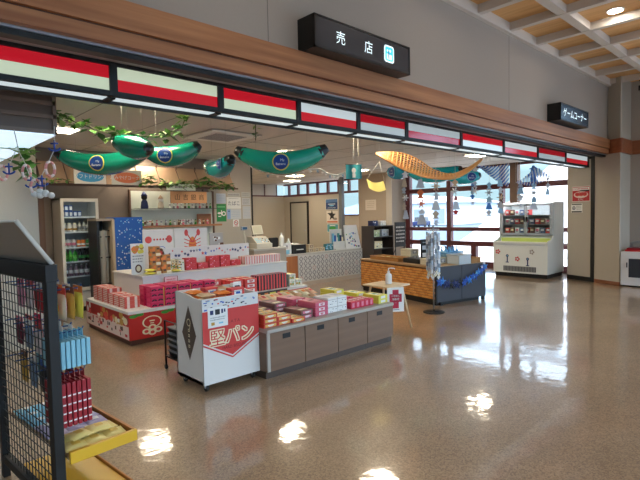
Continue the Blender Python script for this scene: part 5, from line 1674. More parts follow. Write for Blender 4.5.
b.build('wicker_weave', t)
b = MB(); b.box(.02, .03, 0, WX - .1, WY - .03, .079, M_black); b.build('plinth', t)
M_blk = P('slate_front', 58, 58, 66, .35, var=.04)
b = MB(); b.box(.0, -.02, .06, WX / 2 - .004, -.001, WH + .03, M_blk, .003); b.box(WX / 2 + .004, -.02, .06, WX + .02, -.001, WH + .03, M_blk, .003)
b.box(-.03, -.022, .05, -.002, .01, WH + .03, M_black, .002)
b.build('front_panel', t)
MB().box(-.03, .012, WH + .001, WX + .02, WY, WH + .03, P('counter_board', 158, 128, 92, .5), .003).build('counter_top', t)
b = MB()
for x in (WX - .03, .1): b.box(x - .03, -.018, 0, x + .03, .02, .06, M_black)
b.build('foot', t)
WM = Matrix.Rotation(WA, 4, 'Z'); WM.translation = Vector((7.07, 4.64, 0))
WZ = WH + .0315
def wk(x, y, z=0.0):
    return tuple(WM @ Vector((x, y, WZ + z)))
# blue star garland across the dark front
t = thing('star_garland', 'blue tinsel star garland strung across the dark front of the wicker counter', 'garland', tuple(WM @ Vector((0.0, -.03, 0))), WA)
gp = [(.03, -.01, .43), (.2, -.012, .37), (.4, -.012, .345), (.6, -.012, .37), (.8, -.012, .42), (1.0, -.012, .52), (1.15, -.012, .62)]
MB().tube(gp, .004, M_navy, 5).build('cord', t)
def star3(c, r, m, tilt):
    b = MB(); M = frame_M(c, (1, 0, tilt), (-tilt, 0, 1))
    pts = []
    for k in range(10):
        a = pi / 2 + k * pi / 5; q = r if k % 2 == 0 else r * .42
        pts.append((q * cos(a), q * sin(a), 0))
    n = 10
    b.add(pts + [(0, 0, .02), (0, 0, -.006)], [(k, (k + 1) % n, 10) for k in range(n)] + [((k + 1) % n, k, 11) for k in range(n)], m, M)
    return b
for k in range(17):
    u = k / 16 * (len(gp) - 1.001); i = int(u); f_ = u - i
    a, c = Vector(gp[i]), Vector(gp[i + 1]); p = a.lerp(c, f_)
    m = (M_navy, M_black, M_navy)[k % 3] if 1 < k < 8 else (M_blue, P('bright_blue', 40, 130, 210, .35), M_blue)[k % 3]
    star3((p.x, p.y - .008, p.z - .02 + .03 * (k % 2)), .095 if k < 8 else .085, m, rr.uniform(-.3, .3)).build('star', t)
for k, p in enumerate(((1.06, -.02, .60), (1.12, -.02, .66), (.92, -.02, .50), (.86, -.02, .44))):
    star3(p, .04, M_paper if k < 2 else M_sky, .2 * k).build('star', t, label='white star' if k < 2 else 'pale blue star')
# goods on the wicker counter
M_bask = P('basket_wicker', 170, 120, 66, .6, var=.2)
def tray(name, lab, x, y, w, d, h, m, cat='basket'):
    t = thing(name, lab, cat, wk(x, y), WA)
    b = MB(); b.box(-w / 2, -d / 2, 0, w / 2, d / 2, .012, m)
    for a in ((-w / 2, -d / 2, -w / 2 + .012, d / 2), (w / 2 - .012, -d / 2, w / 2, d / 2), (-w / 2, -d / 2, w / 2, -d / 2 + .012), (-w / 2, d / 2 - .012, w / 2, d / 2)):
        b.box(a[0], a[1], .012, a[2], a[3], h, m)
    b.build('tray_body', t)
    b = MB(); b.tube([(-w / 2, -d / 2, h), (w / 2, -d / 2, h), (w / 2, d / 2, h), (-w / 2, d / 2, h), (-w / 2, -d / 2, h)], .011, m, 6); b.build('rim', t)
    return t
tray('wicker_tray', 'flat wicker tray at the near left edge of the wicker counter', .22, 1.55, .30, .9, .07, M_bask)
pk = packet('snack_packet', 'x', 'packet', 'packets in the wicker tray', .20, .13, .05, P('pk_straw', 206, 186, 130, .45), M_green)
for i, lab in enumerate(('straw coloured packet at the front of the wicker tray', 'straw coloured packet second in the wicker tray', 'straw coloured packet third in the wicker tray', 'straw coloured packet at the back of the wicker tray')):
    q = pk if i == 0 else dup(pk, (0, 0, 0)); q.location = wk(.22, 1.22 + .21 * i, .013); q.rotation_euler = (0, 0, WA); q['label'] = lab
bk_ = tag(MB().box(-.12, -.22, 0, .12, .22, .09, M_black, .02).build('black_pouch', None, wk(.22, .78), WA), 'black soft pouch lying on the front left of the wicker counter', 'pouch')
cr_ = carton('counter_box', 'x', 'box', 'cream boxes on the wicker counter', .22, .30, .11, P('box_bone', 206, 200, 178, .5), f_label(M_grey, M_paper, .5), f_spots([M_green, M_grey], 5, 2, .15), None, True)
for i, (x, y, z, lab) in enumerate(((.22, .38, 0, 'cream box at the near corner of the wicker counter'), (.50, .50, 0, 'cream box behind the near corner of the wicker counter'), (.53, 1.30, 0, 'cream box right of the wicker tray'), (.53, 1.30, .111, 'cream box stacked on another right of the wicker tray'))):
    q = cr_ if i == 0 else dup(cr_, (0, 0, 0)); q.location = wk(x, y, z); q.rotation_euler = (0, 0, WA); q['label'] = lab
tag(MB().lathe([(.05, 0), (.075, .02), (.08, .07), (.074, .07), (.068, .025), (.045, .012)], M_paper, n=18).build('white_bowl', None, wk(.10, .12), WA), 'small white bowl at the corner of wicker counter near the decorated pole', 'bowl')
t = thing('price_board', 'tall narrow dark price panel with white cards standing on the wicker counter', 'panel', wk(.62, .92), WA)
MB().box(-.14, -.012, 0, .14, .012, .42, M_black, .004).box(-.14, -.06, 0, .14, .06, .012, M_black).build('backing', t)
b = MB()
for z, m in ((.36, M_black), (.26, P('card_ice', 206, 212, 222, .5)), (.12, M_paper)): b.rect(.22, .08, m, FRONT(0, -.0125, z))
scribble(b, FRONT(0, -.0128, .36), 0, .0, .2, 1, .04, M_steel, .6, 3); b.build('cards', t)
wbx = tray('clear_box', 'pale translucent plastic box on the right of the wicker counter', .35, -.0 + .26, .3, .3, .16, P('pale_plastic', 196, 204, 208, .3), 'box')
wbx.location = wk(.715, .175)
t = thing('blue_basket', 'light blue plastic basket holding bottles on the right of the wicker counter', 'basket', wk(.86, .55), WA)
b = MB()
M_bb = P('basket_blue', 120, 176, 214, .35)
b.box(-.20, -.15, 0, .20, .15, .012, M_bb)
for k in range(12):
    x = -.19 + .0345 * k
    b.box(x - .009, -.15, .012, x + .009, -.14, .18, M_bb); b.box(x - .009, .14, .012, x + .009, .15, .18, M_bb)
for k in range(9):
    y = -.14 + .035 * k
    b.box(-.20, y - .009, .012, -.19, y + .009, .18, M_bb); b.box(.19, y - .009, .012, .20, y + .009, .18, M_bb)
b.build('basket_body', t)
MB().tube([(-.2, -.15, .185), (.2, -.15, .185), (.2, .15, .185), (-.2, .15, .185), (-.2, -.15, .185)], .012, M_bb, 6).build('rim', t)
bt = drink('blue_bottle', 'blue capped bottle standing in the light blue basket', 'bottles in the blue basket', bottle_prof(.036, .26), P('bottle_blue', 90, 160, 214, .15), M_navy, M_paper, (.06, .13))
for i in range(8):
    q = bt if i == 0 else dup(bt, (0, 0, 0)); q.location = wk(.86 - .135 + .09 * (i % 4), .55 - .06 + .12 * (i // 4), .0125)
tray('woven_basket', 'low brown woven basket at the far right end of the wicker counter', 1.02, .20, .24, .30, .09, M_bask)
pk2 = packet('snack_packet', 'x', 'packet', 'packets in the woven basket', .16, .11, .045, P('pk_rust', 176, 116, 70, .45), M_cream)
for i, lab in enumerate(('rust brown packet at the front of the woven basket', 'rust brown packet at the back of the woven basket')):
    q = pk2 if i == 0 else dup(pk2, (0, 0, 0)); q.location = wk(1.02, .14 + .125 * i, .013); q.rotation_euler = (0, 0, WA); q['label'] = lab

# dark shelf unit with cards behind the wicker counter, by the pillar
t = thing('shelf_unit', 'dark open shelf unit with green and white cards before the beige pillar', 'shelf', (9.60, 8.05, 0))
b = MB()
M_unit = P('unit_dark', 74, 64, 58, .5)
for x in (-.40, .38): b.box(x, -.2, 0, x + .02, .2, 1.30, M_unit)
b.box(-.38, .18, 0, .38, .2, 1.30, P('unit_brown', 120, 92, 72, .5))
b.build('frame', t)
for z in (.30, .70, 1.0, 1.28):
    MB().box(-.379, -.2, z, .379, .179, z + .02, M_unit).build('shelf', t)
for lab, x, z, m, w, h in (('pale green card box on the dark shelf unit', -.18, 1.021, P('card_green', 186, 204, 160, .5), .26, .16), ('ice white card box on the dark shelf unit', .18, 1.021, P('card_ice', 206, 212, 222, .5), .28, .18), ('navy box on the top of the dark shelf unit', -.22, 1.301, M_navy, .2, .13), ('pale box on the top of the dark shelf unit', .10, 1.301, M_paper, .22, .12),
                           ('cream box low on the dark shelf unit', -.1, .721, M_cream, .3, .18)):
    q = carton('shelf_box', lab, 'box', 'boxes on the dark shelf unit', w, .16, h, m, f_spots([M_grey, M_navy, M_paper], 5, 3, .15), None, None, True)
    q.location = (9.60 + x, 8.02, z)
t = thing('menu_board', 'black menu board with pale writing standing right of the beige pillar foot', 'board', (9.95, 7.6, 0))
b = MB(); b.box(-.22, -.01, .75, .22, .01, 1.38, M_black, .004); b.build('board', t)
b = MB(); scribble(b, FRONT(0, -.0102, 1.25), 0, 0, .36, 5, .09, P('chalk', 180, 176, 170, .7), .5, 5); b.build('writing', t)
b = MB()
for x in (-.18, .18): b.tube([(x, -.012, 0), (x, .014, .75), (x, .014, 1.36)], .012, M_dark, 6); b.cyl((x, .014, .7), (x, .35, 0), .010, M_dark)
b.build('easel', t)

# ================================================================ SANITISER TABLE
t = thing('side_table', 'small square pale wood table with splayed legs holding the sanitiser', 'table', (5.265, 4.275, 0))
M_birch = wood('birch', rgb(206, 180, 140), rgb(222, 198, 160), 0, .45, 1.5)
b = MB(); b.box(-.225, -.245, .598, .225, .245, .62, M_birch, .006); b.build('table_top', t)
for sx in (-1, 1):
    for sy in (-1, 1):
        MB().cyl((sx * .235, sy * .25, 0), (sx * .14, sy * .16, .598), .011, M_birch, .016).build('leg', t)
t = thing('sanitiser_bottle', 'white pump bottle of hand sanitiser on the small wooden table', 'bottle', (5.29, 4.25, .621))
MB().lathe([(.042, 0), (.045, .01), (.045, .11), (.04, .135), (.018, .15), (.018, .165)], P('pump_white', 230, 232, 232, .3), n=18).build('body', t)
b = MB(); b.cyl((0, 0, .165), (0, 0, .215), .008, M_white); b.lathe([(.02, .165), (.02, .18)], M_white); b.tube([(0, 0, .215), (.03, -.02, .218), (.075, -.04, .212), (.085, -.045, .20)], .008, M_white, 7); b.build('pump', t)
t = thing('red_cross_sign', 'white card with big red cross hanging at the front of sanitiser table', 'sign', (5.10, 3.985, .29), radians(-34))
b = MB(); b.box(-.115, -.003, 0, .115, .003, .325, M_paper); b.build('card', t)
b = MB(); M = FRONT(0, -.0032, .17)
M_cr = P('cross_red', 190, 26, 62, .5)
b.rect(.085, .25, M_cr, M); b.rect(.17, .11, M_cr, M, 0, .015); b.text('ご自由に', .030, M_paper, M, 0, .045); b.text('消毒液', .034, M_paper, M, 0, .0, .0022)
b.rect(.03, .006, M_pink, M, 0, -.05, .002); b.rect(.1, .012, M_grey, M, 0, -.142, .001); b.build('cross_print', t)
b = MB(); b.tube([(0, .004, .31), (.0, .012, .32), (.01, .035, .322)], .003, M_steel, 5); b.build('clip', t)

# ================================================================ DECORATED POLE STAND
t = thing('decorated_pole', 'steel pole on a round black base hung with white and silver paper strips', 'pole', (6.59, 4.38, 0))
b = MB(); b.lathe([(.17, 0), (.17, .012), (.15, .02), (.02, .026), (.016, .05)], M_black, n=24); b.build('base', t)
MB().cyl((0, 0, .05), (0, 0, 1.36), .012, M_steel).lathe([(.02, 1.36), (.016, 1.39), (.001, 1.40)], M_steel).build('shaft', t)
MS = [P('strip_silver', 196, 200, 206, .3), P('strip_white2', 226, 226, 228, .5), P('strip_slate', 130, 138, 152, .4), P('strip_icy', 190, 206, 220, .4)]
for k in range(9):
    a = 2 * pi * k / 9; r_ = .075 + .02 * (k % 2)
    b = MB(); x, y = r_ * cos(a), r_ * sin(a)
    for s in range(9):
        z1 = 1.30 - .07 * s - .02 * (k % 3)
        q = .030 * (1 if s % 2 else .8)
        b.box(x - q, y - .006, z1 - .062, x + q, y + .006, z1, MS[(k + s) % 4])
    b.cyl((x, y, .62), (x, y, 1.34), .002, M_string, n=4)
    b.build('paper_strip', t)
b = MB(); b.tube([(.095 * cos(2 * pi * k / 16), .095 * sin(2 * pi * k / 16), 1.335) for k in range(17)], .006, M_steel, 5); b.cyl((-.095, 0, 1.335), (.095, 0, 1.335), .004, M_steel); b.build('hoop', t)
b = MB()
for k in range(14):
    a = 2 * pi * k / 14; z = .62 + .05 * sin(k * 2.1)
    for j in range(4):
        e = j * pi / 2; b.box(.085 * cos(a) + .022 * cos(e) - .014, .085 * sin(a) - .005, z + .022 * sin(e) - .014, .085 * cos(a) + .022 * cos(e) + .014, .085 * sin(a) + .005, z + .022 * sin(e) + .014, M_white if (k + j) % 3 else M_cream)
b.build('paper_flowers', t)

# ================================================================ ICE CREAM FREEZER
t = thing('ice_cream_freezer', 'white ice cream freezer with upright glass case over a chest before the windows', 'freezer', (11.44, 5.18, 0))
# local: front looks to -x; y from -.70 to .68
M_fz = P('freezer_white', 224, 226, 220, .35); M_fg = P('freezer_grey', 170, 178, 186, .35)
Y0, Y1 = -.66, .66
b = MB(); b.box(.05, Y0 + .03, 0, .95, Y1 - .03, .09, M_black); b.build('plinth', t)
prof = [(0.0, .10), (.98, .10), (.98, 1.80), (.40, 1.80), (.36, 1.76), (.36, 1.02), (.30, .95), (.20, .90), (.07, .88), (0.0, .84)]
b = MB()
b.prism([(x, z) for x, z in prof], Y0, Y0 + .03, M_fz, 'y'); b.prism([(x, z) for x, z in prof], Y1 - .03, Y1, M_fz, 'y')
b.box(.0, Y0 + .03, .10, .025, Y1 - .03, .80, M_fz); b.box(.95, Y0 + .03, .10, .98, Y1 - .03, 1.80, M_fz); b.box(.40, Y0 + .03, 1.76, .95, Y1 - .03, 1.80, M_fz)
b.box(.025, Y0 + .03, .10, .95, Y1 - .03, .50, M_fz); b.box(.38, Y0 + .03, .50, .95, Y1 - .03, .98, M_fz)
b.build('body', t)
M_lime = mat('freezer_lime_glow', rgb(176, 190, 96), .4, emit=rgb(206, 224, 110), estr=.12)  # light inside the chest is put into the liner's colour and glow
b = MB(); b.box(.025, Y0 + .03, .505, .379, Y1 - .03, .52, M_lime); b.box(.365, Y0 + .03, .52, .379, Y1 - .03, .93, M_lime); b.build('chest_liner', t, label='chest liner given a lime green glow')
b = MB(); b.box(-.012, Y0, .80, .045, Y1, .862, M_fz, .01); b.box(.0, Y0 + .06, .775, -.004, Y1 - .06, .783, M_fg); b.build('chest_rim', t)
b = MB()
for y0, y1 in ((Y0 + .03, .03), (.05, Y1 - .03)):
    pass
b.box(.34, Y0 + .0, 1.0, .36, Y0 + .05, 1.77, M_fg); b.box(.34, Y1 - .05, 1.0, .36, Y1, 1.77, M_fg)
b.build('case_frame', t)
for i, (ya, yb) in enumerate(((Y0 + .05, -.005), (.005, Y1 - .05))):
    b = MB()
    b.box(.335, ya, 1.0, .36, ya + .035, 1.77, M_fg); b.box(.335, yb - .035, 1.0, .36, yb, 1.77, M_fg); b.box(.335, ya, 1.0, .36, yb, 1.05, M_fg); b.box(.335, ya, 1.72, .36, yb, 1.77, M_fg)
    d = b.build('glass_door', t)
    MB().box(.345, ya + .035, 1.05, .35, yb - .035, 1.72, M_glass).build('pane', d)
    yy = (yb - .025) if i == 0 else (ya + .025)
    MB().box(.31, yy - .015, 1.33, .334, yy + .015, 1.45, M_black, .004).build('handle', d)
b = MB()
for z in (1.04, 1.26, 1.48): b.box(.38, Y0 + .04, z, .94, Y1 - .04, z + .012, M_steel)
b.build('shelf', t)
MB().box(.38, Y0 + .06, 1.735, .42, Y1 - .06, 1.758, mat('case_tube', rgb(230, 240, 250), .4, emit=rgb(228, 240, 252), estr=16.0)).build('lamp_tube', t)
b = MB(); Ml = LEFT(0, 0, 0)
b.rect(.80, .13, P('vent_grey', 140, 142, 142, .5), Ml, .0, .20, .001)
for k in range(22): b.rect(.012, .11, M_dark, Ml, -.39 + .037 * k, .20, .002)
b.build('vent', t)
b = MB()
for cx, cz in ((-.05, .44), (-.56 + .02, .60), (.30, .62)):
    for k in range(5): b.oval(.022, .022, M_red if cx < .2 else P('petal_grey', 150, 140, 130, .5), Ml, cx + .04 * cos(k * 1.257), cz + .04 * sin(k * 1.257), .0014, 10)
for cx, cz in ((.20, .36), (-.30, .42)):
    b.rect(.03, .12, M_navy, Ml, cx, cz, .0014); b.oval(.035, .035, M_navy, Ml, cx, cz + .09, .0014, 12); b.oval(.015, .015, M_sky, Ml, cx, cz + .09, .002, 10); b.rect(.08, .02, M_navy, Ml, cx, cz - .07, .0016)
b.build('stickers', t)
GX, GY = 11.44, 5.18
ipk = [('ice_pack', M_coral, M_paper, 'red'), ('ice_pack', P('ice_brown', 120, 76, 56, .4), M_cream, 'brown'), ('ice_pack', M_paper, M_pink, 'white'), ('ice_pack', P('ice_slate', 90, 110, 150, .4), M_paper, 'blue')]
srcs = {}
for sh, z in enumerate((1.053, 1.273, 1.493)):
    for k in range(9):
        y = -.50 + .125 * k
        if sh == 2 and k < 4: continue
        nm, m, mp, cn = ipk[(k * 3 + sh * 2) % 4]
        if cn not in srcs:
            q = thing(nm, 'x', 'ice cream', (0, 0, 0), 0); srcs[cn] = q
            MB().box(-.10, -.052, 0, .10, .052, .13, m, .008).build('carton', q)
            b = MB(); b.rect(.07, .05, mp, LEFT(-.10, 0, .075)); b.rect(.05, .014, M_dark, LEFT(-.10, 0, .035)); b.build('print', q)
        else:
            q = dup(srcs[cn], (0, 0, 0))
        q.location = (GX + .52, GY + y, z)
        s_ = ('lower', 'middle', 'upper')[sh]
        q['label'] = '%s ice cream pack on the %s shelf of the freezer case' % (cn, s_)
        q['group'] = '%s ice cream packs on the %s freezer shelf' % (cn, s_)
for k, (y, cn) in enumerate(((-.45, 'brown'), (-.25, 'red'), (-.02, 'white'), (.22, 'blue'), (.45, 'brown'))):
    q = dup(srcs[cn], (GX + .20, GY + y, .521))
    q['label'] = '%s ice cream pack %s in the freezer chest with its liner given a lime glow' % (cn, ('at the right end', 'second from the right', 'in the middle', 'second from the left', 'at the left end')[k]); q['group'] = 'ice cream packs in the freezer chest'
# ================================================================ HANGING DECORATIONS
CEIL = 2.892
M_ban = P('banana_green', 14, 132, 106, .18, coat=.4)
M_banl = P('banana_teal', 30, 176, 186, .2, coat=.4)
M_tip = P('banana_tip', 14, 18, 22, .3)
M_band = P('sticker_blue', 22, 66, 140, .35)
def banana(lab, c, L, sag, rmax, rz, m=M_ban, sticker=0.0, tilt=0.0, rim=M_lemon):
    t = thing('inflatable_banana', lab, 'inflatable', c, rz)
    N = 22
    def path(u):
        x = (u - .5) * L
        return Vector((x, 0, sag * ((2 * u - 1) ** 2) + tilt * (u - .5)))
    def rad(u):
        return rmax * (max(0.0, sin(pi * (.06 + .88 * u))) ** .55) * (1.0)
    us = [.06 + .88 * k / N for k in range(N + 1)]
    n = 10
    v = []; f = []
    for u in us:
        p = path(u); r = rad(u)
        tg = (path(min(1, u + .01)) - path(max(0, u - .01))).normalized()
        nb = Vector((0, 1, 0)); up = tg.cross(nb) * -1
        for k in range(n):
            a = 2 * pi * k / n
            rr_ = r * (1 + (.06 if k % 2 == 0 else -.02))
            v.append(p + nb * cos(a) * rr_ + up * sin(a) * rr_)
    for i in range(N):
        for k in range(n):
            k2 = (k + 1) % n
            f.append((i * n + k, i * n + k2, (i + 1) * n + k2, (i + 1) * n + k))
    f.append(tuple(reversed(range(n)))); f.append(tuple(N * n + k for k in range(n)))
    b = MB(); b.add(v, f, m, None, True); b.build('skin', t)
    for (ua, ub) in ((.0, .085), (.915, 1.0)):
        b = MB(); q = [path(ua + (ub - ua) * k / 5) for k in range(6)]
        rs = []
        for k in range(6):
            u = ua + (ub - ua) * k / 5
            e = (u / .085) if ua == 0 else ((1 - u) / .085)
            rs.append(rad(.085 if ua == 0 else .915) * 1.05 * (.55 + .45 * min(1, e)))
        b.tube(q, .03, M_tip, 10, rs); b.build('tip', t)
    u = .5 + (sticker or 0) / L
    p = path(u); r = rad(u) * 1.05
    b = MB()
    def disc(rx, rz_, mm, off):
        def fn(a, w):
            an = 2 * pi * a; q = w
            x = rx * q * cos(an); z = rz_ * q * sin(an)
            y = -math.sqrt(max(1e-5, (r + off) ** 2 - min(z * z, r * r * .98)))
            return (p.x + x, y, p.z + z + (sag * 8 / L / L * (u - .5) * L) * x * 0)
        b.sheet(fn, 24, 5, mm)
    if sticker is not None:
        disc(r * .68, r * .68, rim, .004); disc(r * .60, r * .60, M_band, .007)
    if sticker is not None: b.build('sticker', t, label='round blue sticker with pale rim')
    b = MB(); Mf = FRONT(p.x, -(r + .012), p.z)
    b.text('My', r * .28, M_paper, Mf, r * .14, r * .10, .0); b.text('Banana', r * .28, M_paper, Mf, 0, -r * .18, .0)
    if sticker is not None: b.build('lettering', t)
    b = MB()
    for uu in (.22, .78):
        q = path(uu); b.cyl((q.x, 0, q.z + rad(uu)), (q.x, 0, CEIL - c[2]), .001, P('clear_line', 150, 150, 146, .5), n=4)
    b.build('string', t)
    return t
VR = radians(-43.2)
banana('large dark green inflatable banana at left above the drinks fridge', (2.02, 5.78, 2.24), 1.10, .15, .125, VR - .05, sticker=.0)
banana('green inflatable banana with its dark end towards the viewer among the ivy', (2.02, 4.90, 2.33), .46, .03, .118, VR - .35, sticker=None, tilt=-.12)
banana('short green inflatable banana with half round sticker under the ivy', (2.49, 4.99, 2.28), .60, .10, .118, VR + .05, sticker=-.05, tilt=.06)
banana('small teal inflatable banana seen end on between the long ones', (3.23, 5.24, 2.20), .75, .10, .12, VR - .95, m=P('banana_midteal', 22, 140, 140, .18, coat=.4), sticker=.22, rim=M_sky)
banana('long bright green inflatable banana in the middle under a ceiling lamp', (3.42, 4.24, 2.19), 1.02, .16, .13, VR, m=P('banana_bright', 20, 158, 132, .18, coat=.4), sticker=.0)
banana('cyan inflatable banana left of the windows behind the orange net', (7.68, 5.08, 2.29), 1.05, .12, .145, VR + .05, m=M_banl, sticker=.0, rim=M_sky)
banana('cyan inflatable banana to the right of the orange net', (7.62, 4.43, 2.20), .58, .04, .12, VR, m=M_banl, sticker=.1, rim=M_sky)
banana('blue inflatable banana seen end on left of the orange net', (7.76, 5.96, 2.42), .62, .04, .15, VR - 1.1, m=P('banana_blue', 26, 150, 190, .2, coat=.4), sticker=0, rim=M_sky)

# ivy running from the fascia along the left bananas
ivy('long variegated ivy garland draped above the two left green bananas', [(1.50, 5.54, 2.72), (1.63, 5.41, 2.62), (1.82, 5.23, 2.52), (1.96, 5.08, 2.46), (2.11, 4.94, 2.45), (2.27, 4.8, 2.45), (2.44, 4.65, 2.54), (2.52, 4.6, 2.78)], 2, .08, (.05, .05, .05))
ivy('small ivy sprig hanging over the corner of the lit canopy', [(1.21, 4.5, 2.50), (1.21, 4.42, 2.44), (1.20, 4.38, 2.40)], 3, .07, (.03, .05, .04))
ivy('bright ivy tuft below the lit canopy beside the column', [(1.10, 5.1, 2.275), (1.10, 5.1, 2.12), (1.12, 5.14, 2.05)], 7, .10, (.05, .06, .05))
ivy('thin ivy strand hanging from the ceiling near the long bright banana', [(3.45, 4.75, 2.89), (3.44, 4.74, 2.70), (3.42, 4.72, 2.5)], 1, .05, (.03, .03, .03))

# fish nets
def net(lab, name, P00, P10, P01, P11, sag, nu, nv, m, r=.006, diag=False, parts=None, sheer=None):
    """a sagging lattice between four corner points; strings at the corners"""
    A, B, C_, D = (Vector(p) for p in (P00, P10, P01, P11))
    o = A.copy()
    t = thing(name, lab, 'net', o)
    def fn(u, v):
        p = A.lerp(B, u).lerp(C_.lerp(D, u), v)
        p.z -= sag * 4 * u * (1 - u)
        return p - o
    b = MB()
    if not diag:
        for i in range(nu + 1): b.tube([fn(i / nu, k / 8) for k in range(9)], r, m, 4)
        for j in range(nv + 1): b.tube([fn(k / 16, j / nv) for k in range(17)], r, m, 4)
    else:
        for i in range(-nv, nu + 1):
            q = [fn(max(0, min(1, (i + k) / nu)), k / nv) for k in range(nv + 1) if 0 <= i + k <= nu]
            if len(q) > 1: b.tube(q, r, m, 4)
            q = [fn((i + nv - k) / nu, k / nv) for k in range(nv + 1) if 0 <= i + nv - k <= nu]
            if len(q) > 1: b.tube(q, r * .5, M_paper, 4)
    b.build('mesh', t)
    b = MB()
    for p in (A, B, C_, D):
        b.cyl(p - o, Vector((p.x, p.y, CEIL)) - o, .002, M_string, n=4)
    b.build('string', t)
    return t
M_net = P('orange_net', 236, 176, 108, .6)
def along(pts, u):
    x = u * (len(pts) - 1); i = min(len(pts) - 2, int(x)); f_ = x - i
    P0 = Vector(pts[max(0, i - 1)]); P1 = Vector(pts[i]); P2 = Vector(pts[i + 1]); P3 = Vector(pts[min(len(pts) - 1, i + 2)])
    return 0.5 * ((2 * P1) + (P2 - P0) * f_ + (2 * P0 - 5 * P1 + 4 * P2 - P3) * f_ ** 2 + (3 * P1 - P0 - 3 * P2 + P3) * f_ ** 3)
def hammock(lab, low, top, nu, nv, m, r):
    o = Vector(low[0]); t = thing('fish_net', lab, 'net', o)
    def fn(u, v):
        p = along(low, u).lerp(along(top, u), v); p.z -= .05 * sin(pi * v) * sin(pi * u)
        return p - o
    b = MB()
    for i in range(nu + 1): b.tube([fn(i / nu, k / 6) for k in range(7)], r, m, 4)
    for j in range(nv + 1): b.tube([fn(k / 28, j / nv) for k in range(29)], r, m, 4)
    b.build('mesh', t)
    b = MB()
    for e in (fn(0, 0), fn(1, 0)):
        b.cyl(e, (e.x, e.y, CEIL - o.z), .002, M_string, n=4)
    b.build('string', t)
hammock('orange fish net slung like a hammock from the ceiling before the windows', [(5.9, 4.96, 2.54), (6.07, 4.66, 2.32), (6.34, 4.53, 2.21), (6.61, 4.41, 2.15), (6.97, 4.21, 2.16), (7.24, 4.1, 2.27), (7.49, 4.02, 2.45)],
        [(5.92, 4.97, 2.56), (6.51, 4.95, 2.6), (6.72, 4.74, 2.48), (6.86, 4.53, 2.3), (7.07, 4.33, 2.23), (7.31, 4.17, 2.33), (7.51, 4.03, 2.48)], 34, 9, M_net, .011)
def striped_net(lab, A, B, C_, D, n, cols):
    A, B, C_, D = (Vector(p) for p in (A, B, C_, D)); o = A.copy()
    t = thing('fish_net', lab, 'net', o)
    b = MB(); nv = 16
    for k in range(n * 2):
        # diagonal bands running across the sheet
        pts = []
        for j in range(nv + 1):
            v = j / nv; u = k / (n * 1.25) - .6 * v
            if 0 <= u <= 1:
                q = A.lerp(B, u).lerp(C_.lerp(D, u), v); q.z -= .03 * sin(pi * u); pts.append(q - o)
        if len(pts) > 1: b.tube(pts, .0125, cols[k % 2], 4, flat=.5)
    b.build('mesh', t)
    b = MB()
    for p in (A, B):
        b.cyl(p - o, Vector((p.x, p.y, CEIL)) - o, .002, M_string, n=4)
    b.build('string', t)
NC = (P('net_blue', 60, 118, 210, .6), P('net_white', 226, 232, 244, .6))
striped_net('blue and white striped fish net hanging left above the ice cream freezer', (8.91, 4.89, 2.51), (9.61, 4.55, 2.57), (8.98, 4.74, 2.38), (9.30, 4.42, 2.07), 14, NC)
striped_net('blue and white striped fish net hanging right above the ice cream freezer', (9.5, 4.38, 2.16), (10.04, 4.20, 2.5), (9.75, 4.25, 2.10), (10.46, 4.02, 2.29), 13, NC)

# paper streamers with charms
def streamer(lab, x, y, z, drops, ws, cols, z_top=CEIL):
    """a string of flat cut-paper figures, each a few millimetres thick"""
    t = thing('paper_streamer', lab, 'streamer', (x, y, z_top), VR)
    zb = sum(drops); rn = random.Random(int(x * 100))
    MB().cyl((0, 0, 0), (0, 0, z - zb - z_top + .01), .002, M_string, n=4).build('string', t)
    zz = z - z_top
    for k, d in enumerate(drops):
        w = ws[k % len(ws)]; m = cols[k % len(cols)]
        b = MB(); c = zz - d / 2; tw = rn.uniform(-.5, .5)
        R_ = Matrix.Rotation(tw, 4, 'Z'); R_.translation = Vector((rn.uniform(-.015, .015), 0, c))
        kind = (k + int(x * 10)) % 4
        if kind == 0:      # snowflake
            for j in range(3):
                a = j * pi / 3; e = Vector((cos(a), 0, sin(a))) * w * .42
                b.tube([R_ @ -e, R_ @ e], .008, m, 4); b.tube([R_ @ (e * .6 + Vector((-.012, 0, .012))), R_ @ e * 1.0, ], .006, m, 4)
            b.box(-w * .16, -.004, -w * .16, w * .16, .004, w * .16, m, 0, R_)
        elif kind == 1:    # paper doll
            b.add([(-w * .12, 0, d * .46), (w * .12, 0, d * .46), (w * .16, 0, d * .2), (w * .44, 0, d * .08), (w * .40, 0, -d * .04), (w * .2, 0, 0), (w * .34, 0, -d * .44), (-w * .34, 0, -d * .44), (-w * .2, 0, 0), (-w * .40, 0, -d * .04), (-w * .44, 0, d * .08), (-w * .16, 0, d * .2)], [tuple(range(12))], m, R_)
            b.add([(-w * .12, .006, d * .46), (w * .12, .006, d * .46), (w * .34, .006, -d * .44), (-w * .34, .006, -d * .44)], [(3, 2, 1, 0)], m, R_)
        elif kind == 2:    # fan folded strip
            for j in range(4):
                b.box(-w * (.2 + .07 * j), -.006 * (j % 2) - .003, d * (.46 - .24 * (j + 1)), w * (.2 + .07 * j), -.006 * (j % 2) + .003, d * (.46 - .24 * j), m, 0, R_)
        else:              # fish
            b.add([(0, -.004, d * .46), (w * .34, -.004, d * .1), (w * .12, -.004, -d * .22), (w * .34, -.004, -d * .46), (-w * .34, -.004, -d * .46), (-w * .12, -.004, -d * .22), (-w * .34, -.004, d * .1)], [tuple(range(7))], m, R_)
            b.add([(0, .004, d * .46), (w * .34, .004, d * .1), (w * .12, .004, -d * .22), (w * .34, .004, -d * .46), (-w * .34, .004, -d * .46), (-w * .12, .004, -d * .22), (-w * .34, .004, d * .1)], [tuple(reversed(range(7)))], m, R_)
        b.build('charm', t); zz -= d
    return t
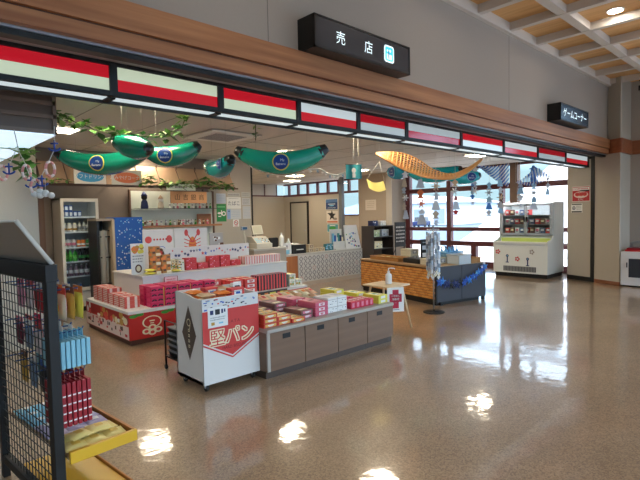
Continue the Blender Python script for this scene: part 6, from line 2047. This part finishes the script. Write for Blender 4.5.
SLV = P('charm_silver', 190, 194, 200, .4); WHT = P('charm_white', 222, 222, 222, .6); TAN_ = P('charm_tan', 196, 170, 140, .6); ICE = P('charm_ice', 150, 190, 214, .5); BLC = P('charm_blue', 60, 120, 190, .5); RED_ = P('charm_red', 190, 60, 60, .5); ORG = P('charm_orange', 224, 112, 60, .5)
streamer('cream and tan paper streamer left of the left window post', 6.18, 4.62, 2.27, [.12, .14, .10, .14, .12, .14], [.12, .10, .11], [WHT, TAN_, SLV])
streamer('streamer with two orange fish charms before the left window', 6.26, 4.37, 2.12, [.14, .16, .16, .08, .16], [.15, .17, .16], [SLV, ORG, ORG, WHT, SLV])
streamer('long tan and silver paper streamer before the window post', 6.48, 4.25, 2.09, [.16, .14, .15, .14, .12], [.17, .12, .15], [TAN_, SLV, WHT])
streamer('short streamer with red and blue charms right of the window post', 6.78, 4.09, 2.12, [.12, .14, .08, .14, .08], [.15, .14, .10], [TAN_, WHT, RED_, SLV, RED_])
streamer('snowflake paper streamer above the middle of the window', 8.50, 4.70, 2.48, [.16, .12, .14, .12], [.18, .14, .12], [WHT, ICE, SLV])
streamer('thin blue streamer left of the blue net', 8.83, 4.95, 2.50, [.22, .18, .14, .12, .12], [.15, .11, .08], [BLC, BLC, ICE, BLC, SLV])
streamer('icy blue streamer over the left corner of the ice cream freezer', 8.74, 4.54, 2.17, [.14, .14, .12, .13, .13], [.15, .16, .17], [ICE, SLV, ICE, BLC, SLV])
streamer('silver blue streamer over the left door of the ice cream freezer', 9.00, 4.45, 2.22, [.14, .14, .14, .14, .10], [.17, .15, .20], [ICE, SLV, TAN_, SLV, ICE])
streamer('pale paper doll streamer over the middle of the ice cream freezer', 9.76, 4.40, 2.22, [.14, .14, .14, .16], [.17, .16, .20], [SLV, ICE, WHT, SLV])
streamer('broad blue cloth streamer over the right of the ice cream freezer', 10.16, 4.30, 2.54, [.16, .18, .16, .14, .14, .14], [.19, .18, .20], [BLC, BLC, ICE, SLV, ICE, SLV])
streamer('white ring streamer hanging beside the beige poster wall', 10.43, 4.12, 2.32, [.14, .12, .14], [.15, .11, .14], [WHT, SLV, ICE])

# small flags and garland in the middle of the shop
t = thing('cloth_flag', 'yellow cloth pennant hanging from a string in front of the pillar', 'pennant', (6.57, 5.55, 2.22))
b = MB()
R3 = Matrix.Rotation(VR, 3, 'Z')
b.sheet(lambda u, v: R3 @ Vector(((u - .5) * .30 + .04 * v, 0.012 * sin(u * 7), -.04 * u - .16 * v + .05 * sin(pi * u) * -1)), 12, 6, P('pennant_yellow', 220, 206, 120, .7))
b.build('cloth', t)
b = MB(); b.cyl(tuple(R3 @ Vector((-.14, 0, -.0))), tuple(R3 @ Vector((.08, 0, .30))), .003, M_string, n=5); b.cyl(tuple(R3 @ Vector((.16, 0, -.05))), tuple(R3 @ Vector((.08, 0, .30))), .003, M_string, n=5); b.cyl(tuple(R3 @ Vector((.08, 0, .30))), tuple(R3 @ Vector((.08, 0, .68))), .003, M_string, n=5)
b.build('string', t)
t = thing('wave_garland', 'white garland of paper stars draped to a teal flag beside the metal post', 'garland', (5.75, 5.62, 2.28))
o = Vector((5.75, 5.62, 2.28))
gpts = [Vector(p) - o for p in ((4.9, 6.45, 2.30), (5.15, 6.2, 2.27), (5.35, 6.02, 2.36), (5.53, 5.85, 2.36), (5.62, 5.76, 2.28), (5.72, 5.66, 2.25), (5.84, 5.55, 2.30), (5.93, 5.47, 2.38), (5.99, 5.42, 2.43))]
MB().tube(gpts, .014, P('garland_white', 214, 222, 220, .6), 6).build('ribbon', t)
for k in range(18):
    u = k / 17 * (len(gpts) - 1.001); i = int(u)
    p = gpts[i].lerp(gpts[i + 1], u - i)
    star3((p.x, p.y, p.z - .035), .04, M_white if k % 3 else ICE, .3 * sin(k)).build('paper_star', t)
b = MB(); b.cyl(gpts[0], (gpts[0].x, gpts[0].y, CEIL - o.z), .002, M_string, n=4); b.cyl(gpts[-1], (gpts[-1].x, gpts[-1].y, CEIL - o.z), .002, M_string, n=4); b.build('string', t)
t = thing('teal_flag', 'teal shop flag with white figure hanging beside the metal post', 'flag', (5.86, 5.40, 2.41))
b = MB(); b.sheet(lambda u, v: R3 @ Vector(((u - .5) * .26, .01 * sin(u * 9), -.23 * v)), 10, 6, P('flag_teal', 60, 166, 176, .7)); b.build('cloth', t)
b = MB(); Mf = frame_M(tuple(R3 @ Vector((0, -.014, -.115))), tuple(R3 @ Vector((1, 0, 0))), (0, 0, 1)); b.oval(.035, .045, M_paper, Mf, 0, .02); b.rect(.05, .07, M_paper, Mf, 0, -.06); b.rect(.014, .2, M_navy, Mf, .115, 0); b.build('figure_print', t)
MB().cyl(tuple(R3 @ Vector((-.14, 0, 0.004))), tuple(R3 @ Vector((.14, 0, 0.004))), .005, M_dark, n=6).cyl((0, 0, .004), (0, 0, CEIL - 2.41), .002, M_string, n=4).build('rod', t)

# posters on the far wall and pillar
def side_poster(name, lab, x, yc, zc, w, h, fn, bgc=M_paper):
    o = poster_mb(w, h, bgc, fn).build(name, None, (x, yc, zc), -pi / 2)
    return tag(o, lab, 'poster')
def sea(b, M, w, h):
    b.rect(w * .96, h * .96, P('sea_navy', 36, 62, 112, .4), M, 0, 0, .0005); b.rect(w * .96, h * .3, P('sea_sky', 80, 120, 170, .4), M, 0, h * .32, .001); b.rect(w * .6, h * .08, P('ship_white', 200, 210, 224, .5), M, 0, h * .02, .0015); b.oval(w * .2, h * .06, M_sky, M, .0, -h * .12, .0015); scribble(b, M, 0, -h * .34, w * .7, 1, h * .1, M_paper, .5, 4)
side_poster('poster', 'dark blue sea poster on the far wall left of the metal post', 12.895, 13.05, 2.0, .66, .40, sea)
def starp(b, M, w, h):
    star(b, M, -w * .02, h * .12, w * .34, M_black); b.rect(w * .4, h * .06, M_black, M, -w * .2, h * .30, .0014); b.rect(w * .9, h * .12, P('poster_orange', 214, 110, 70, .5), M, 0, -h * .40); b.oval(w * .16, h * .10, P('petal_grey', 150, 140, 130, .5), M, w * .26, -h * .16)
side_poster('poster', 'white poster with a black star under the blue sea poster', 12.895, 13.03, 1.52, .62, .46, starp, P('poster_ivory', 222, 214, 204, .6))
def seagreen(b, M, w, h):
    b.rect(w * .96, h * .9, P('aqua', 90, 160, 176, .5), M, 0, 0, .0005); b.oval(w * .3, h * .2, M_green, M, 0, 0, .001); b.rect(w * .5, h * .1, M_paper, M, 0, h * .3, .001)
side_poster('poster', 'aqua green poster below the black star poster', 12.895, 13.02, 1.10, .60, .32, seagreen)
side_poster('poster', 'pale paper notice on the beige pillar', 12.186, 10.5, 1.90, .46, .34, lambda b, M, w, h: scribble(b, M, 0, h * .3, w * .7, 4, h * .18, P('ink_beige', 176, 164, 150, .6), .4, 4), P('paper_warm', 206, 196, 184, .6))
